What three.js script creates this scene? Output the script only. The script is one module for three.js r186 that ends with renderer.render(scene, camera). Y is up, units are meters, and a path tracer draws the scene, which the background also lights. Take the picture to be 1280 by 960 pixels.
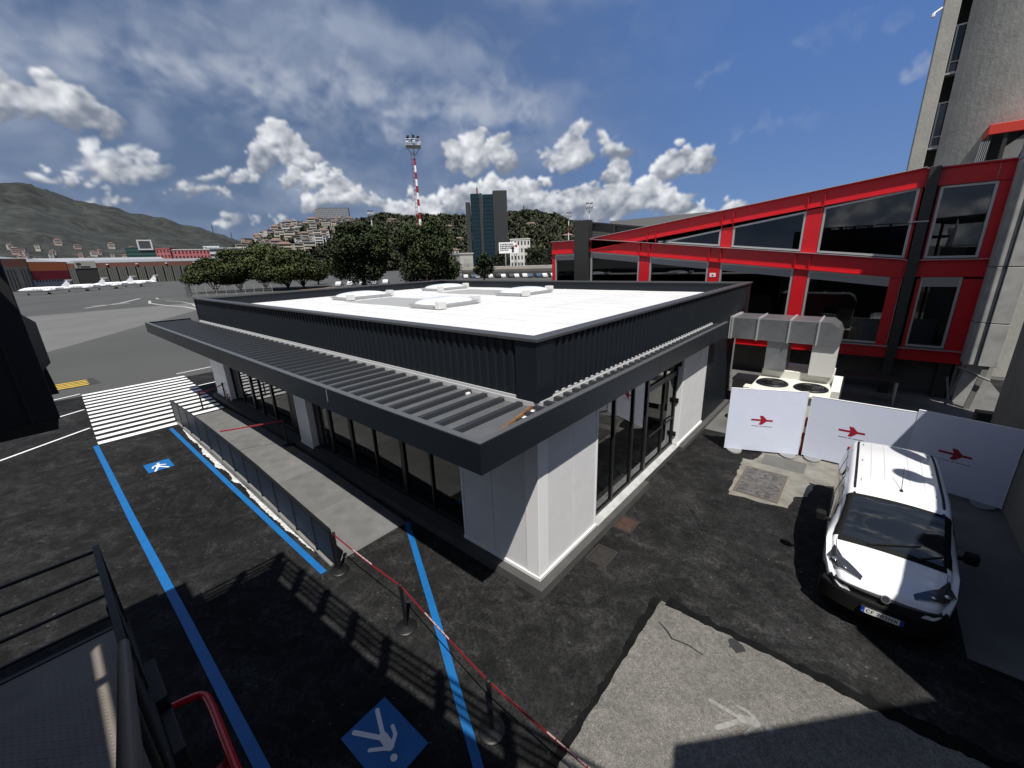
import * as THREE from 'three';
import { mergeGeometries, mergeVertices, toCreasedNormals } from 'three/addons/utils/BufferGeometryUtils.js';
import { RoundedBoxGeometry } from 'three/addons/geometries/RoundedBoxGeometry.js';

// ---------------------------------------------------------------- camera, sun, exposure
const scene = new THREE.Scene();
const camera = new THREE.PerspectiveCamera(86.6, 1024 / 768, 0.1, 9000);
camera.position.set(-5.183, 6.22, 3.982);
camera.rotation.order = 'YXZ';
camera.rotation.set(-0.29444, -0.85326, -0.03421);
const renderer = new THREE.WebGLRenderer({ antialias: true });
renderer.setSize(1024, 768);
renderer.toneMapping = THREE.LinearToneMapping;
renderer.toneMappingExposure = 1.2;
renderer.shadowMap.enabled = true;
const SUN = new THREE.Vector3(-1.21, 3.47, 1.45).normalize();
const sun = new THREE.DirectionalLight(new THREE.Color().setRGB(1, 0.965, 0.91), 5);
sun.position.copy(SUN).multiplyScalar(80);
sun.castShadow = true; sun.shadow.radius = 1.0;
sun.shadow.mapSize.set(4096, 4096);
Object.assign(sun.shadow.camera, { left: -60, right: 60, top: 60, bottom: -60, near: 1, far: 220 });
scene.add(sun); scene.add(sun.target);

// ---------------------------------------------------------------- numbers
function mulberry(a) { return () => { a |= 0; a = a + 0x6D2B79F5 | 0; let t = Math.imul(a ^ a >>> 15, 1 | a); t = t + Math.imul(t ^ t >>> 7, 61 | t) ^ t; return ((t ^ t >>> 14) >>> 0) / 4294967296; }; }
const rnd = mulberry(7);
const rr = (a, b) => a + (b - a) * rnd();
const clamp = (v, a = 0, b = 1) => Math.min(b, Math.max(a, v));
const sstep = (a, b, v) => { const t = clamp((v - a) / (b - a)); return t * t * (3 - 2 * t); };
const mix = (a, b, t) => a + (b - a) * t;
const DEG = Math.PI / 180;
const NT = new Float32Array(256 * 256); { const r = mulberry(99); for (let i = 0; i < NT.length; i++) NT[i] = r(); }
// value noise, wrapped every `per` cells (per <= 256)
function vn(x, y, per = 256) {
  let xi = Math.floor(x), yi = Math.floor(y); const fx = x - xi, fy = y - yi;
  const u = fx * fx * (3 - 2 * fx), v = fy * fy * (3 - 2 * fy);
  let x1, y1; if (per === 256) { xi &= 255; yi &= 255; x1 = (xi + 1) & 255; y1 = (yi + 1) & 255; } else { xi = ((xi % per) + per) % per; yi = ((yi % per) + per) % per; x1 = xi + 1 === per ? 0 : xi + 1; y1 = yi + 1 === per ? 0 : yi + 1; }
  const a = NT[yi * 256 + xi], b = NT[yi * 256 + x1], c = NT[y1 * 256 + xi], d = NT[y1 * 256 + x1];
  return a + (b - a) * u + (c - a + (a - b - c + d) * u) * v;
}
function fbm(x, y, oct, per = 256) { let s = 0, a = 0.5, n = 0; for (let o = 0; o < oct; o++) { s += a * vn(x + o * 17, y + o * 31, per); n += a; a *= 0.5; x *= 2; y *= 2; per = Math.min(256, per * 2); } return s / n; }
const N3 = new Float32Array(64 * 64 * 64); { const r = mulberry(1234); for (let i = 0; i < N3.length; i++) N3[i] = r(); }
function vn3(x, y, z) { // value noise on a 64-cell lattice
  const xf = Math.floor(x), yf = Math.floor(y), zf = Math.floor(z); let fx = x - xf, fy = y - yf, fz = z - zf;
  fx = fx * fx * (3 - 2 * fx); fy = fy * fy * (3 - 2 * fy); fz = fz * fz * (3 - 2 * fz);
  const x0 = xf & 63, x1 = (xf + 1) & 63, y0 = (yf & 63) << 6, y1 = ((yf + 1) & 63) << 6, z0 = (zf & 63) << 12, z1 = ((zf + 1) & 63) << 12;
  const a = N3[x0 + y0 + z0], b = N3[x1 + y0 + z0], c = N3[x0 + y1 + z0], d = N3[x1 + y1 + z0], e = N3[x0 + y0 + z1], f = N3[x1 + y0 + z1], g = N3[x0 + y1 + z1], h = N3[x1 + y1 + z1];
  const p = a + (b - a) * fx, q = c + (d - c) * fx, r = e + (f - e) * fx, s = g + (h - g) * fx, u = p + (q - p) * fy, v = r + (s - r) * fy;
  return u + (v - u) * fz;
}
function fbm3(x, y, z, oct) { let s = 0, a = 0.5, n = 0; for (let o = 0; o < oct; o++) { s += a * vn3(x, y, z); n += a; a *= 0.52; x = x * 2.03 + 11.3; y = y * 2.03 + 5.7; z = z * 2.03 + 3.1; } return s / n; }

// ---------------------------------------------------------------- sky: blue air with cumulus, as radiance
{
  const W = 2048, H = 1024, data = new Float32Array(W * H * 4);
  // cumulus banks: [bearing, elevation, half width, half height, strength, softness]
  const banks = [[4.5, 15, 4.2, 2.1, 1, 0], [4.2, 8.9, 2.2, .9, .75, 0], [9.2, 10.4, 3.6, 1.9, .6, .4], [23, 13.2, 3.0, 2.5, 1.0, 0], [26.5, 10.2, 3.8, 1.5, .85, 0], [46, 18.6, 10, 2.4, .75, .8],
    [46, 13.6, 3.4, 2.6, .85, .2], [53, 8.4, 11, 2.6, 1.15, 0], [70, 11.4, 2.6, 1.9, 1, 0], [65.5, 8, 5.4, 2.5, 1.05, 0], [74, 5.6, 3.4, 1.5, .85, 0], [7.1, 7, 1.8, .8, .7, 0], [15.4, 8.0, 2.4, 1, .75, .1],
    [18, 10, 2.2, 1.0, .7, .2], [29, 8.4, 4, 1.6, .8, .1], [39.5, 7.4, 7, 2.1, .9, .1], [58.5, 13.5, 4.4, 2.0, .7, .3], [55, 6, 9, 1.6, .8, 0], [61.5, 10.7, 1.6, 1.4, 1, 0], [14, 20, 13, 4, .45, 1], [31, 20, 7, 3, .5, 1], [79, 13.3, 4, .9, .28, 1], [72.6, 18.7, 1.6, .5, .5, .6], [90.3, 15.8, 1.0, .7, .5, .6], [84, 19.5, 4, 1, .25, 1], [36, 15.5, 6, 1.6, .45, .9], [19.5, 5.6, 4, .9, .6, .2]];
  // every bank is a heap of puffs on a flattish base
  const rp = mulberry(2024), heaps = banks.map(([a, t, ra, re, st, sf]) => { const n = Math.round(12 + ra * re * (sf > .5 ? 1.6 : 2.4)), P = []; for (let i = 0; i < n; i++) { const u = rp() * 2 - 1, top = Math.pow(1 - u * u, .6) * (.55 + .45 * rp()), f = Math.pow(rp(), 1.3); P.push([a + u * ra, t - re * .75 + f * top * re * 1.75, re * (.32 + .38 * rp()) * (1 - .35 * f) * (sf > .5 ? 1.5 : 1), rp() * .6]); } return P; });
  for (let j = 0; j < H; j++) {
    const el = ((j + 0.5) / H - 0.5) * 180, sy = Math.sin(el * DEG), cy = Math.cos(el * DEG);
    for (let i = 0; i < W; i++) {
      const ph = ((i + 0.5) / W - 0.5) * 2 * Math.PI, dx = Math.cos(ph) * cy, dz = Math.sin(ph) * cy;
      let az = Math.atan2(dx, -dz) / DEG; const o = (j * W + i) * 4;
      if (el < -1) { data[o] = .035; data[o + 1] = .036; data[o + 2] = .037; data[o + 3] = 1; continue; }
      const e = Math.max(el, 0);
      // clear air: paler and greyer toward the horizon, deep blue above; bluer toward the east
      const k = 1 - Math.exp(-e / 11), gx = sstep(20, 85, az > 175 ? 0 : az) ;
      let r = mix(.165, .055, k), g = mix(.235, .112, k), b = mix(.36, .275, k);
      r = mix(r * .94, r * 1.05, gx); g = mix(g * .92, g * 1.2, gx); b = mix(b * .80, b * 1.32, gx);
      const deep = sstep(16, 60, e); r *= 1 - .35 * deep; g *= 1 - .3 * deep; b *= 1 - .2 * deep;
      // clouds
      const wx = fbm3(dx * 9 + 4, sy * 9, dz * 9, 3) - .5, wy = fbm3(dx * 9, sy * 9 + 7, dz * 9 + 2, 3) - .5;
      const n = fbm3(dx * 16 + wx, sy * 24 + wy, dz * 16, 6), nf = fbm3(dx * 46 + wx * 2, sy * 62 + wy * 2, dz * 46, 4);
      let d = 0, veil = 0, pa = 0, pl = 0, hh = .5;
      if (el < 30 && az > -16 && az < 106) {
        const ca = Math.max(.5, cy), nh = fbm3(dx * 120, sy * 140, dz * 120, 3), aw = az + wx * 4.2 + (nf - .5) * 2.6 + (nh - .5) * .8, ew = el + wy * 2.4 + (n - .5) * 1.5 + (nf - .5) * 1.3 + (nh - .5) * .7; let ws = 0; hh = nh;
        for (let q0 = 0; q0 < banks.length; q0++) {
          const B = banks[q0], ra = B[2], re = B[3]; if (Math.abs(az - B[0]) > ra * 1.3 + re * 1.4 + 3 || Math.abs(el - B[1]) > re * 2.6 + 1.5) continue;
          const P = heaps[q0], soft = B[5] > .5;
          for (let k = 0; k < P.length; k++) {
            const p = P[k], x = (aw - p[0]) * ca / p[2], y = (ew - p[1]) / p[2], q = x * x + y * y; if (q > 1.9) continue;
            const al = sstep(soft ? 1.7 : 1.4, soft ? .0 : .30, q) * B[4] * (soft ? .62 : 1.12); if (soft) { veil = Math.max(veil, al) + .15 * Math.min(veil, al); continue; } const z = p[3] + Math.sqrt(Math.max(0, 1 - q)) * p[2];
            { const h = Math.sqrt(Math.max(.02, 1 - Math.min(1, q))), w = al * al * Math.exp(2.2 * z / re); pl += w * (.44 + (-.14 * x + .36 * y + .16 * h) * (soft ? .5 : .85) + .24 * (ew - B[1]) / re); ws += w; }
            pa = Math.max(pa, al) + .12 * Math.min(pa, al);
          }
        }
        if (ws > 0) pl /= ws;
      }
      // the rest of the sky carries the same kind of scattered cumulus
      const seen = az > -12 && az < 102 && el < 30;
      if (!seen || el > 26) { const m = seen ? sstep(26, 30, el) : 1; const big = fbm3(dx * 3.1 + 8, sy * 4 + 3, dz * 3.1, 3); d = Math.max(d, m * sstep(.44, .66, big) * .85 * (1 - sstep(45, 85, e) * .6)); veil += m * .22 * sstep(.5, .7, fbm3(dx * 2 + 1, sy * 3, dz * 2 + 5, 3)); }
      const dens = d * 1.3 + (n - .5) * 1.9 + (nf - .5) * .85 - .47;
      let cov = sstep(-.02, .46, dens) * clamp(d * 3) * .97;
      const bump = (nf - .5) * 1.1 + (n - .5) * 1.5;
      let L = clamp(.42 + bump * 1.0 + .10 * clamp(dens), .06, 1);
      if (pa > .01) { const c2 = sstep(.16, .86, pa + (nf - .5) * 1.0 + (n - .5) * .6 + (hh - .5) * .6) * Math.min(1, pa * 1.2); if (c2 > cov) { cov = c2; L = clamp(pl + (nf - .5) * .9 + (n - .5) * .6 + (hh - .5) * .45, .08, 1); } }
      L = Math.pow(L, 1.35);
      const cr = mix(.15, .76, L), cg = mix(.178, .775, L), cb = mix(.235, .80, L);
      const ve = clamp(veil * 1.25 * clamp(.5 + (n - .5) * 2.4 + (nf - .5) * .9)) * .8;
      const vb = clamp(.45 + bump * .55); let vr = mix(.19, .47, vb), vg = mix(.235, .505, vb), vbl = mix(.335, .575, vb);
      // grey bank of thin cloud low in the north-west
      const wv = fbm3(dx * 4 + 2 + wx * 2, sy * 13 + wy, dz * 4 + 9, 5), east = sstep(38, 80, Math.abs(az - 10) > 180 ? 0 : az), low = (1 - east) * clamp(.45 + 1.6 * (wv - .38)) * .92;
      const wl = clamp((wv - .40) * 2.6 + (nf - .5) * .5); r = mix(r, mix(.11, .255, wl), low); g = mix(g, mix(.155, .305, wl), low); b = mix(b, mix(.265, .405, wl), low);
      r = mix(r, vr, ve); g = mix(g, vg, ve); b = mix(b, vbl, ve);
      r = mix(r, cr, cov); g = mix(g, cg, cov); b = mix(b, cb, cov);
      data[o] = r; data[o + 1] = g; data[o + 2] = b; data[o + 3] = 1;
    }
  }
  const sky = new THREE.DataTexture(data, W, H, THREE.RGBAFormat, THREE.FloatType);
  sky.mapping = THREE.EquirectangularReflectionMapping; sky.magFilter = sky.minFilter = THREE.LinearFilter; sky.wrapS = THREE.RepeatWrapping;
  sky.colorSpace = THREE.LinearSRGBColorSpace; sky.needsUpdate = true;
  scene.background = sky; scene.environment = sky;
}

// ---------------------------------------------------------------- helpers for objects
const taken = new Map();
function numbered(n) { const c = taken.get(n) || 0; taken.set(n, c + 1); return c ? `${n}_${String(c).padStart(3, '0')}` : n; }
function uvM(geo, s = 1) {                       // texture coordinates in metres, by the way each face points
  const g = geo.index ? geo.toNonIndexed() : geo; if (!g.attributes.normal) g.computeVertexNormals();
  const p = g.attributes.position, n = p.count, uv = new Float32Array(n * 2); const A = new THREE.Vector3(), B = new THREE.Vector3(), C = new THREE.Vector3();
  for (let i = 0; i < n; i += 3) {
    A.fromBufferAttribute(p, i); B.fromBufferAttribute(p, i + 1); C.fromBufferAttribute(p, i + 2);
    const N = B.clone().sub(A).cross(C.clone().sub(A)); const ax = Math.abs(N.x), ay = Math.abs(N.y), az = Math.abs(N.z);
    [A, B, C].forEach((v, k) => { const [u, w] = ay >= ax && ay >= az ? [v.x, -v.z] : ax >= az ? [v.z, v.y] : [v.x, v.y]; uv[(i + k) * 2] = u * s; uv[(i + k) * 2 + 1] = w * s; });
  }
  g.setAttribute('uv', new THREE.BufferAttribute(uv, 2)); return g;
}
function mesh(name, geo, mat, parent = scene) {
  const m = new THREE.Mesh(Array.isArray(geo) ? merge(geo) : geo, mat); m.name = parent === scene ? numbered(name) : name; m.castShadow = m.receiveShadow = true; parent.add(m); return m;
}
function merge(list) { return mergeGeometries(list.map((g) => { const q = g.index ? g.toNonIndexed() : g; for (const k of Object.keys(q.attributes)) if (!['position', 'normal', 'uv'].includes(k)) q.deleteAttribute(k); return q; })); }
function tag(o, label, category, group) { o.userData.label = label; o.userData.category = category; if (group) o.userData.group = group; return o; }
function thing(name, label, category, pos = [0, 0, 0], turn = 0, group) { const o = new THREE.Group(); o.name = numbered(name); o.position.set(...pos); o.rotation.y = turn; scene.add(o); return tag(o, label, category, group); }
function struct(name, geo, mat) { const m = mesh(name, geo, mat); m.userData.kind = 'structure'; return m; }
function sgroup(name) { const o = new THREE.Group(); o.name = numbered(name); scene.add(o); o.userData.kind = 'structure'; return o; }
const bx = (x0, x1, y0, y1, z0, z1) => uvM(new THREE.BoxGeometry(Math.abs(x1 - x0), Math.abs(y1 - y0), Math.abs(z1 - z0)).translate((x0 + x1) / 2, (y0 + y1) / 2, (z0 + z1) / 2));
const rbx = (x0, x1, y0, y1, z0, z1, r = .015, seg = 2) => uvM(new RoundedBoxGeometry(Math.abs(x1 - x0), Math.abs(y1 - y0), Math.abs(z1 - z0), seg, r).translate((x0 + x1) / 2, (y0 + y1) / 2, (z0 + z1) / 2));
const V = (x, y, z) => new THREE.Vector3(x, y, z);
function bar(a, b, r, seg = 8, r2 = r) { const A = V(...a), B = V(...b), d = B.clone().sub(A), L = d.length(); const g = new THREE.CylinderGeometry(r2, r, L, seg, 1).translate(0, L / 2, 0); g.applyQuaternion(new THREE.Quaternion().setFromUnitVectors(V(0, 1, 0), d.normalize())); return g.translate(...a); }
function beam(a, b, w, h, up = [0, 1, 0]) { // square bar from a to b, w across, h along up
  const A = V(...a), B = V(...b), d = B.clone().sub(A), L = d.length(), z = d.normalize(), x = V(...up).cross(z).normalize(), y = z.clone().cross(x);
  const g = new THREE.BoxGeometry(w, h, L).translate(0, 0, L / 2); g.applyMatrix4(new THREE.Matrix4().makeBasis(x, y, z).setPosition(A)); return uvM(g);
}
function quadPrism(pts, d) { // pts: four corners in order, d: [dx,dy,dz] thickness
  const P = pts.map((p) => V(...p)), Q = P.map((p) => p.clone().add(V(...d))), t = [];
  const f = (a, b, c, e) => t.push(a, b, c, a, c, e);
  f(P[0], P[1], P[2], P[3]); f(Q[3], Q[2], Q[1], Q[0]); for (let i = 0; i < P.length; i++) { const k = (i + 1) % P.length; f(P[k], P[i], Q[i], Q[k]); }
  const g = new THREE.BufferGeometry().setFromPoints(t); 
  const c = V(0, 0, 0); P.concat(Q).forEach((v) => c.add(v)); c.multiplyScalar(1 / 8);
  const p = g.attributes.position; // outward faces
  for (let i = 0; i < p.count; i += 3) { const a = V().fromBufferAttribute(p, i), b = V().fromBufferAttribute(p, i + 1), e = V().fromBufferAttribute(p, i + 2); const n = b.clone().sub(a).cross(e.clone().sub(a)); if (n.dot(a.clone().add(b).add(e).multiplyScalar(1 / 3).sub(c)) < 0) { p.setXYZ(i + 1, e.x, e.y, e.z); p.setXYZ(i + 2, b.x, b.y, b.z); } }
  g.computeVertexNormals(); return uvM(g);
}
function flat(pts, y, hole) { const s = new THREE.Shape(pts.map(([x, z]) => new THREE.Vector2(x, -z))); if (hole) s.holes.push(new THREE.Path(hole.map(([x, z]) => new THREE.Vector2(x, -z)))); return uvM(new THREE.ShapeGeometry(s, 8).rotateX(-Math.PI / 2).translate(0, y, 0)); }
function slab(pts, y0, y1) { const s = new THREE.Shape(pts.map(([x, z]) => new THREE.Vector2(x, -z))); return uvM(new THREE.ExtrudeGeometry(s, { depth: y1 - y0, bevelEnabled: false, curveSegments: 8 }).rotateX(-Math.PI / 2).translate(0, y0, 0)); }
function strip(path, w, y) { const L = [], R = []; for (let i = 0; i < path.length; i++) { const a = path[Math.max(0, i - 1)], b = path[Math.min(path.length - 1, i + 1)], dx = b[0] - a[0], dz = b[1] - a[1], l = Math.hypot(dx, dz); L.push([path[i][0] - dz / l * w / 2, path[i][1] + dx / l * w / 2]); R.push([path[i][0] + dz / l * w / 2, path[i][1] - dx / l * w / 2]); } return flat(L.concat(R.reverse()), y); }

// ---------------------------------------------------------------- materials
function tex(size, fn, { repeat = 1, srgb = true, w = size, h = size } = {}) { // fn(x,y) in 0..1 -> [r,g,b] 0..255
  const d = new Uint8Array(w * h * 4); for (let j = 0; j < h; j++) for (let i = 0; i < w; i++) { const c = fn(i / w, j / h), o = (j * w + i) * 4; d[o] = clamp(c[0], 0, 255); d[o + 1] = clamp(c[1], 0, 255); d[o + 2] = clamp(c[2], 0, 255); d[o + 3] = 255; }
  const t = new THREE.DataTexture(d, w, h); t.wrapS = t.wrapT = THREE.RepeatWrapping; t.magFilter = THREE.LinearFilter; t.minFilter = THREE.LinearMipmapLinearFilter; t.generateMipmaps = true; t.repeat.set(repeat, repeat); if (srgb) t.colorSpace = THREE.SRGBColorSpace; t.needsUpdate = true; return t;
}
const lin = (r, g = r, b = r) => new THREE.Color().setRGB(r, g, b);
const std = (c, rough = .7, o = {}) => new THREE.MeshStandardMaterial({ color: Array.isArray(c) ? lin(...c) : lin(c), roughness: rough, ...o });
const s8 = (v) => 255 * (v <= .0031308 ? 12.92 * v : 1.055 * Math.pow(v, 1 / 2.4) - .055);   // linear -> sRGB byte
// small tiling reliefs, one metre per repeat unless said
const grainT = tex(256, (x, y) => { const v = 255 * (fbm(x * 64, y * 64, 2, 64) * .6 + .4 * NT[((y * 256 | 0) * 256 + (x * 256 | 0))]); return [v, v, v]; }, { srgb: false });
const softT = tex(256, (x, y) => { const v = 255 * fbm(x * 8, y * 8, 5, 8); return [v, v, v]; }, { srgb: false });
const tint = (size, base, amp, f, oct, repeat, spk = 0) => tex(size, (x, y) => { let m = 1 + (fbm(x * f, y * f, oct, f) - .5) * 2 * amp; if (spk) m *= 1 + (NT[((y * size | 0) % 256) * 256 + ((x * size | 0) % 256)] - .5) * spk; return base.map((c) => s8(c * m)); }, { repeat });
const M = {};
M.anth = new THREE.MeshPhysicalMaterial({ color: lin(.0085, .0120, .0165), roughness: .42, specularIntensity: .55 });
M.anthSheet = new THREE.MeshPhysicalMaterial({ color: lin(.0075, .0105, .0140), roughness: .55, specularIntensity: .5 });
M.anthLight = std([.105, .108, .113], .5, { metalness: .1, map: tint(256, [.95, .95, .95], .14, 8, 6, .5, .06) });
M.stripGrey = std([.42, .42, .42], .6);
M.anthRib = std([.024, .027, .031], .45);
M.whitePanel = std([.68, .68, .68], .55, { map: tint(256, [.93, .93, .93], .05, 8, 5, .6, .05), bumpMap: grainT, bumpScale: .0006 });
M.whiteTrim = std([.76, .76, .75], .5);
M.roofWhite = std([.65, .65, .645], .6, { map: tint(512, [.93, .93, .92], .10, 8, 7, .12, .04) });
M.roofGrey = std([.30, .30, .29], .65);
M.room = std([.18, .18, .178], .85);
M.glass = new THREE.MeshPhysicalMaterial({ color: lin(.42, .46, .47), roughness: .01, transmission: 1, thickness: 0, ior: 1.62, metalness: 0 });
M.frame = std([.012, .012, .013], .4);
M.concrete = std([1, 1, 1], .9, { map: tint(512, [.17, .168, .16], .28, 8, 7, .25, .12), bumpMap: grainT, bumpScale: .002 });
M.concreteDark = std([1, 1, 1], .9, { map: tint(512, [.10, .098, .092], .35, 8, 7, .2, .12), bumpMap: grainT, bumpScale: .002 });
M.plinth = std([1, 1, 1], .9, { map: tint(256, [.058, .057, .054], .25, 8, 6, .5, .1), bumpMap: grainT, bumpScale: .0015 });
M.red = std([.52, .006, .018], .38, { roughnessMap: null });
M.redDark = std([.36, .006, .012], .45);
M.alu = std([.46, .455, .45], .42, { metalness: .55 });
M.galv = std([.50, .51, .52], .32, { metalness: .85, roughnessMap: null, map: tint(256, [.9, .9, .9], .12, 8, 5, .8) });
M.blackSteel = std([.010, .010, .011], .45, { metalness: .2 });
M.darkSteel = std([.035, .034, .033], .5, { metalness: .3, map: tint(256, [.9, .9, .9], .2, 8, 5, 1) });
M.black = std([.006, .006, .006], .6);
M.rubber = std([.014, .014, .014], .8);
M.dark = std([.02, .02, .021], .9);
M.beltRed = std([.30, .012, .022], .7);
M.white = std([.78, .78, .78], .5);

// ================================================================ GROUND
const groundMat = std([1, 1, 1], .92, { map: tint(1024, [.058, .058, .0545], .24, 8, 8, 1 / 70, .1), bumpMap: grainT, bumpScale: .002 });
struct('ground', flat([[-5000, -7000], [7000, -7000], [7000, 900], [-5000, 900]], -.016), groundMat);
// pale concrete apron band beyond the road
struct('apron_concrete', flat([[-90, -30], [-15.6, -30], [17.4, -89.4], [60, -100], [60, -104], [-90, -95]], -.011), std([1, 1, 1], .92, { map: tint(512, [.118, .117, .112], .16, 8, 7, 1 / 24, .16) }));
// fresh black asphalt round the pavilion: patches, roller swirls, scuffs and grit
{
  const S = 46;
  const map = tex(2048, (x, y) => {
    const X = x * S, Y = y * S;
    const big = fbm(X * .22, Y * .22, 4), med = fbm(X * 1.1 + big * 3, Y * 1.1, 4), sw = fbm(X * 2.2 + 6 * Math.sin(Y * .35 + big * 5), Y * .8 + 5 * Math.sin(X * .23), 3);
    const fine = NT[((y * 2048 | 0) & 255) * 256 + ((x * 2048 | 0) & 255)], f2 = vn(X * 14, Y * 14);
    const sw2 = fbm(X * .9 + 9 * Math.sin(Y * .21 + X * .13), Y * 4.2 + 4 * Math.sin(X * .4), 3);
    let v = .0098 * (.42 + 1.05 * big) * (.45 + 1.1 * med) * (.6 + .8 * sw) * (.6 + .8 * sw2) * (.38 + .85 * fine + .4 * f2);
    const scuff = sstep(.66, .8, fbm(X * 3.1 + Y * 1.7, Y * .55 - X * .2, 3)); const mo = fbm(X * 4.1 + med * 3, Y * 4.1 + sw * 4, 4), mo2 = fbm(X * 9 + sw2 * 5, Y * 3.2, 3); v += .0145 * Math.pow(clamp(mo * 1.25), 4) * (.2 + 1.3 * fine) * (.3 + 1.1 * big) + .013 * Math.pow(clamp(mo2 * 1.25), 5) * (.2 + 1.3 * fine); v += .012 * scuff * fine; const rd = Math.abs(fbm(X * 1.9 + 7 * Math.sin(Y * .17), Y * .7 + 3 * Math.sin(X * .31), 3) - .5), rd2 = Math.abs(fbm(X * .8 - Y * 1.1 + 30, Y * .9 + X * .6, 3) - .5); v += (sstep(.03, .0, rd) * .006 + sstep(.025, 0, rd2) * .006) * (.3 + fine) * sstep(.35, .65, big);
    const grit = fbm(X * .6 + 9, Y * .6, 3); if (fine > .9992 - .0016 * grit && f2 > .5) v += .10;
    return [s8(v * 1.01), s8(v), s8(v * .985)];
  }, { repeat: 1 / S });
  map.offset.set(.478, .398);
  struct('new_asphalt', flat([[-40, 30], [24, 30], [24, -27.6], [-6.8, -27.2], [-40, -24]], -.006), new THREE.MeshPhysicalMaterial({ color: lin(1), roughness: .95, map, bumpMap: grainT, bumpScale: .003, specularIntensity: .35 }));
}
// worn pale concrete in front, ragged edges
{
  const e = [], r = mulberry(5);
  for (let x = -14; x < 1.1; x += .12) e.push([x, 1.93 + (r() - .5) * .022]);
  e.push([1.2, 1.97]);
  for (let z = 2.05; z < 16; z += .11) e.push([1.2 + (r() - .5) * .07 + .02 * Math.sin(z * 2.1), z]);
  e.push([-14, 16]);
  const m = tex(1024, (x, y) => { const a = fbm(x * 10, y * 10, 6, 10), f = NT[((y * 1024 | 0) & 255) * 256 + ((x * 1024 | 0) & 255)], g = vn(x * 180, y * 180, 180); const a2 = fbm(x * 46, y * 46, 4, 46); let v = .122 * (.62 + .42 * a + .34 * a2) * (.5 + 1.0 * f) * (.8 + .4 * g); if (f > .985) v *= 1.5; if (f < .03) v *= .55; return [s8(v * 1.06), s8(v), s8(v * .90)]; }, { repeat: 1 / 7 });
  const p = struct('concrete_slab', flat(e, -.001), std([1, 1, 1], .95, { map: m, bumpMap: grainT, bumpScale: .004 }));
  const cr = mesh('crack', flat([[.70, 2.1], [.6, 2.28], [.5, 2.4], [.55, 2.66], [.52, 2.9], [.54, 2.9], [.575, 2.66], [.53, 2.41], [.63, 2.29], [.715, 2.11]], .003), std(.015, 1), p);
  const st = []; for (let i = 0; i < 22; i++) { const a = i / 22 * 6.283; st.push([1.04 + Math.cos(a) * (.12 + .035 * Math.sin(i * 5.1)), 3.27 + Math.sin(a) * (.12 + .03 * Math.cos(i * 7.3))]); }
  const tarM = new THREE.MeshPhysicalMaterial({ color: lin(1), map: tint(256, [.0055, .0055, .0055], .5, 8, 5, 1, .6), roughness: .95, specularIntensity: .25 });
  { const r2 = mulberry(8), A = [], B = []; for (let z = 2.05; z < 12; z += .1) { A.push([1.17 + (r2() - .5) * .06 + .02 * Math.sin(z * 2.1), z]); B.push([1.30 + r2() * .10 + .05 * Math.sin(z * 1.3), z]); } mesh('tar_joint', flat(A.concat(B.reverse()), .004), tarM, p); const C = [], D = []; for (let x = 1.2; x > -6; x -= .12) { C.push([x, 1.95 + (r2() - .5) * .03]); D.push([x, 1.87 - r2() * .06 - .02 * Math.sin(x * 1.7)]); } mesh('tar_joint', flat(C.concat(D.reverse()), .005), tarM, p); }
  mesh('tar_patch', flat(st, .003), std(.02, .9), p);
}
// grey concrete lane beside the tall wall, and the pale pads by the hatch
struct('concrete_lane', flat([[3.05, 6.1], [12.3, 6.1], [12.3, 7.35], [3.05, 7.35]], -.001), M.concreteDark);
struct('rear_yard', flat([[10, -3], [24, -3], [24, 9], [12.4, 9], [12.4, 6.0], [10, 6.0]], -.002), M.concreteDark);
{
  const padM = std([1, 1, 1], .95, { map: tint(512, [.18, .17, .146], .42, 8, 7, .5, .3), bumpMap: grainT, bumpScale: .003 });
  const p = struct('hatch_surround', flat((() => { const r = mulberry(61), P = [[5.82, 1.97], [8.28, 1.82], [8.35, 2.12], [9.2, 2.2], [9.6, 3.4], [9.6, 4.7], [8.1, 4.6], [7.75, 3.7], [6.9, 3.62], [6.75, 3.36], [6.0, 3.3]], o = []; P.forEach((p, i) => { const q = P[(i + 1) % P.length], n = Math.max(2, Math.round(Math.hypot(q[0] - p[0], q[1] - p[1]) / .13)); for (let k = 0; k < n; k++) o.push([mix(p[0], q[0], k / n) + (r() - .5) * .07, mix(p[1], q[1], k / n) + (r() - .5) * .07]); }); return o; })(), .0), padM);
  const steel = std([1, 1, 1], .7, { metalness: .2, map: tint(512, [.095, .09, .086], .95, 16, 7, .9, .7) });
  mesh('hatch_cover', rbx(6.15, 7.75, -.01, .012, 2.08, 3.02, .004), steel, p);
  mesh('hatch_frame', [bx(6.08, 7.82, -.01, .007, 2.02, 2.07), bx(6.08, 7.82, -.01, .007, 3.03, 3.08), bx(6.08, 6.14, -.01, .007, 2.07, 3.03), bx(7.76, 7.82, -.01, .007, 2.07, 3.03)], std([.10, .075, .055], .85), p);
  mesh('slab_cover', rbx(8.25, 9.0, -.01, .011, 2.3, 3.4, .004), M.concreteDark, p);
}
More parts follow.
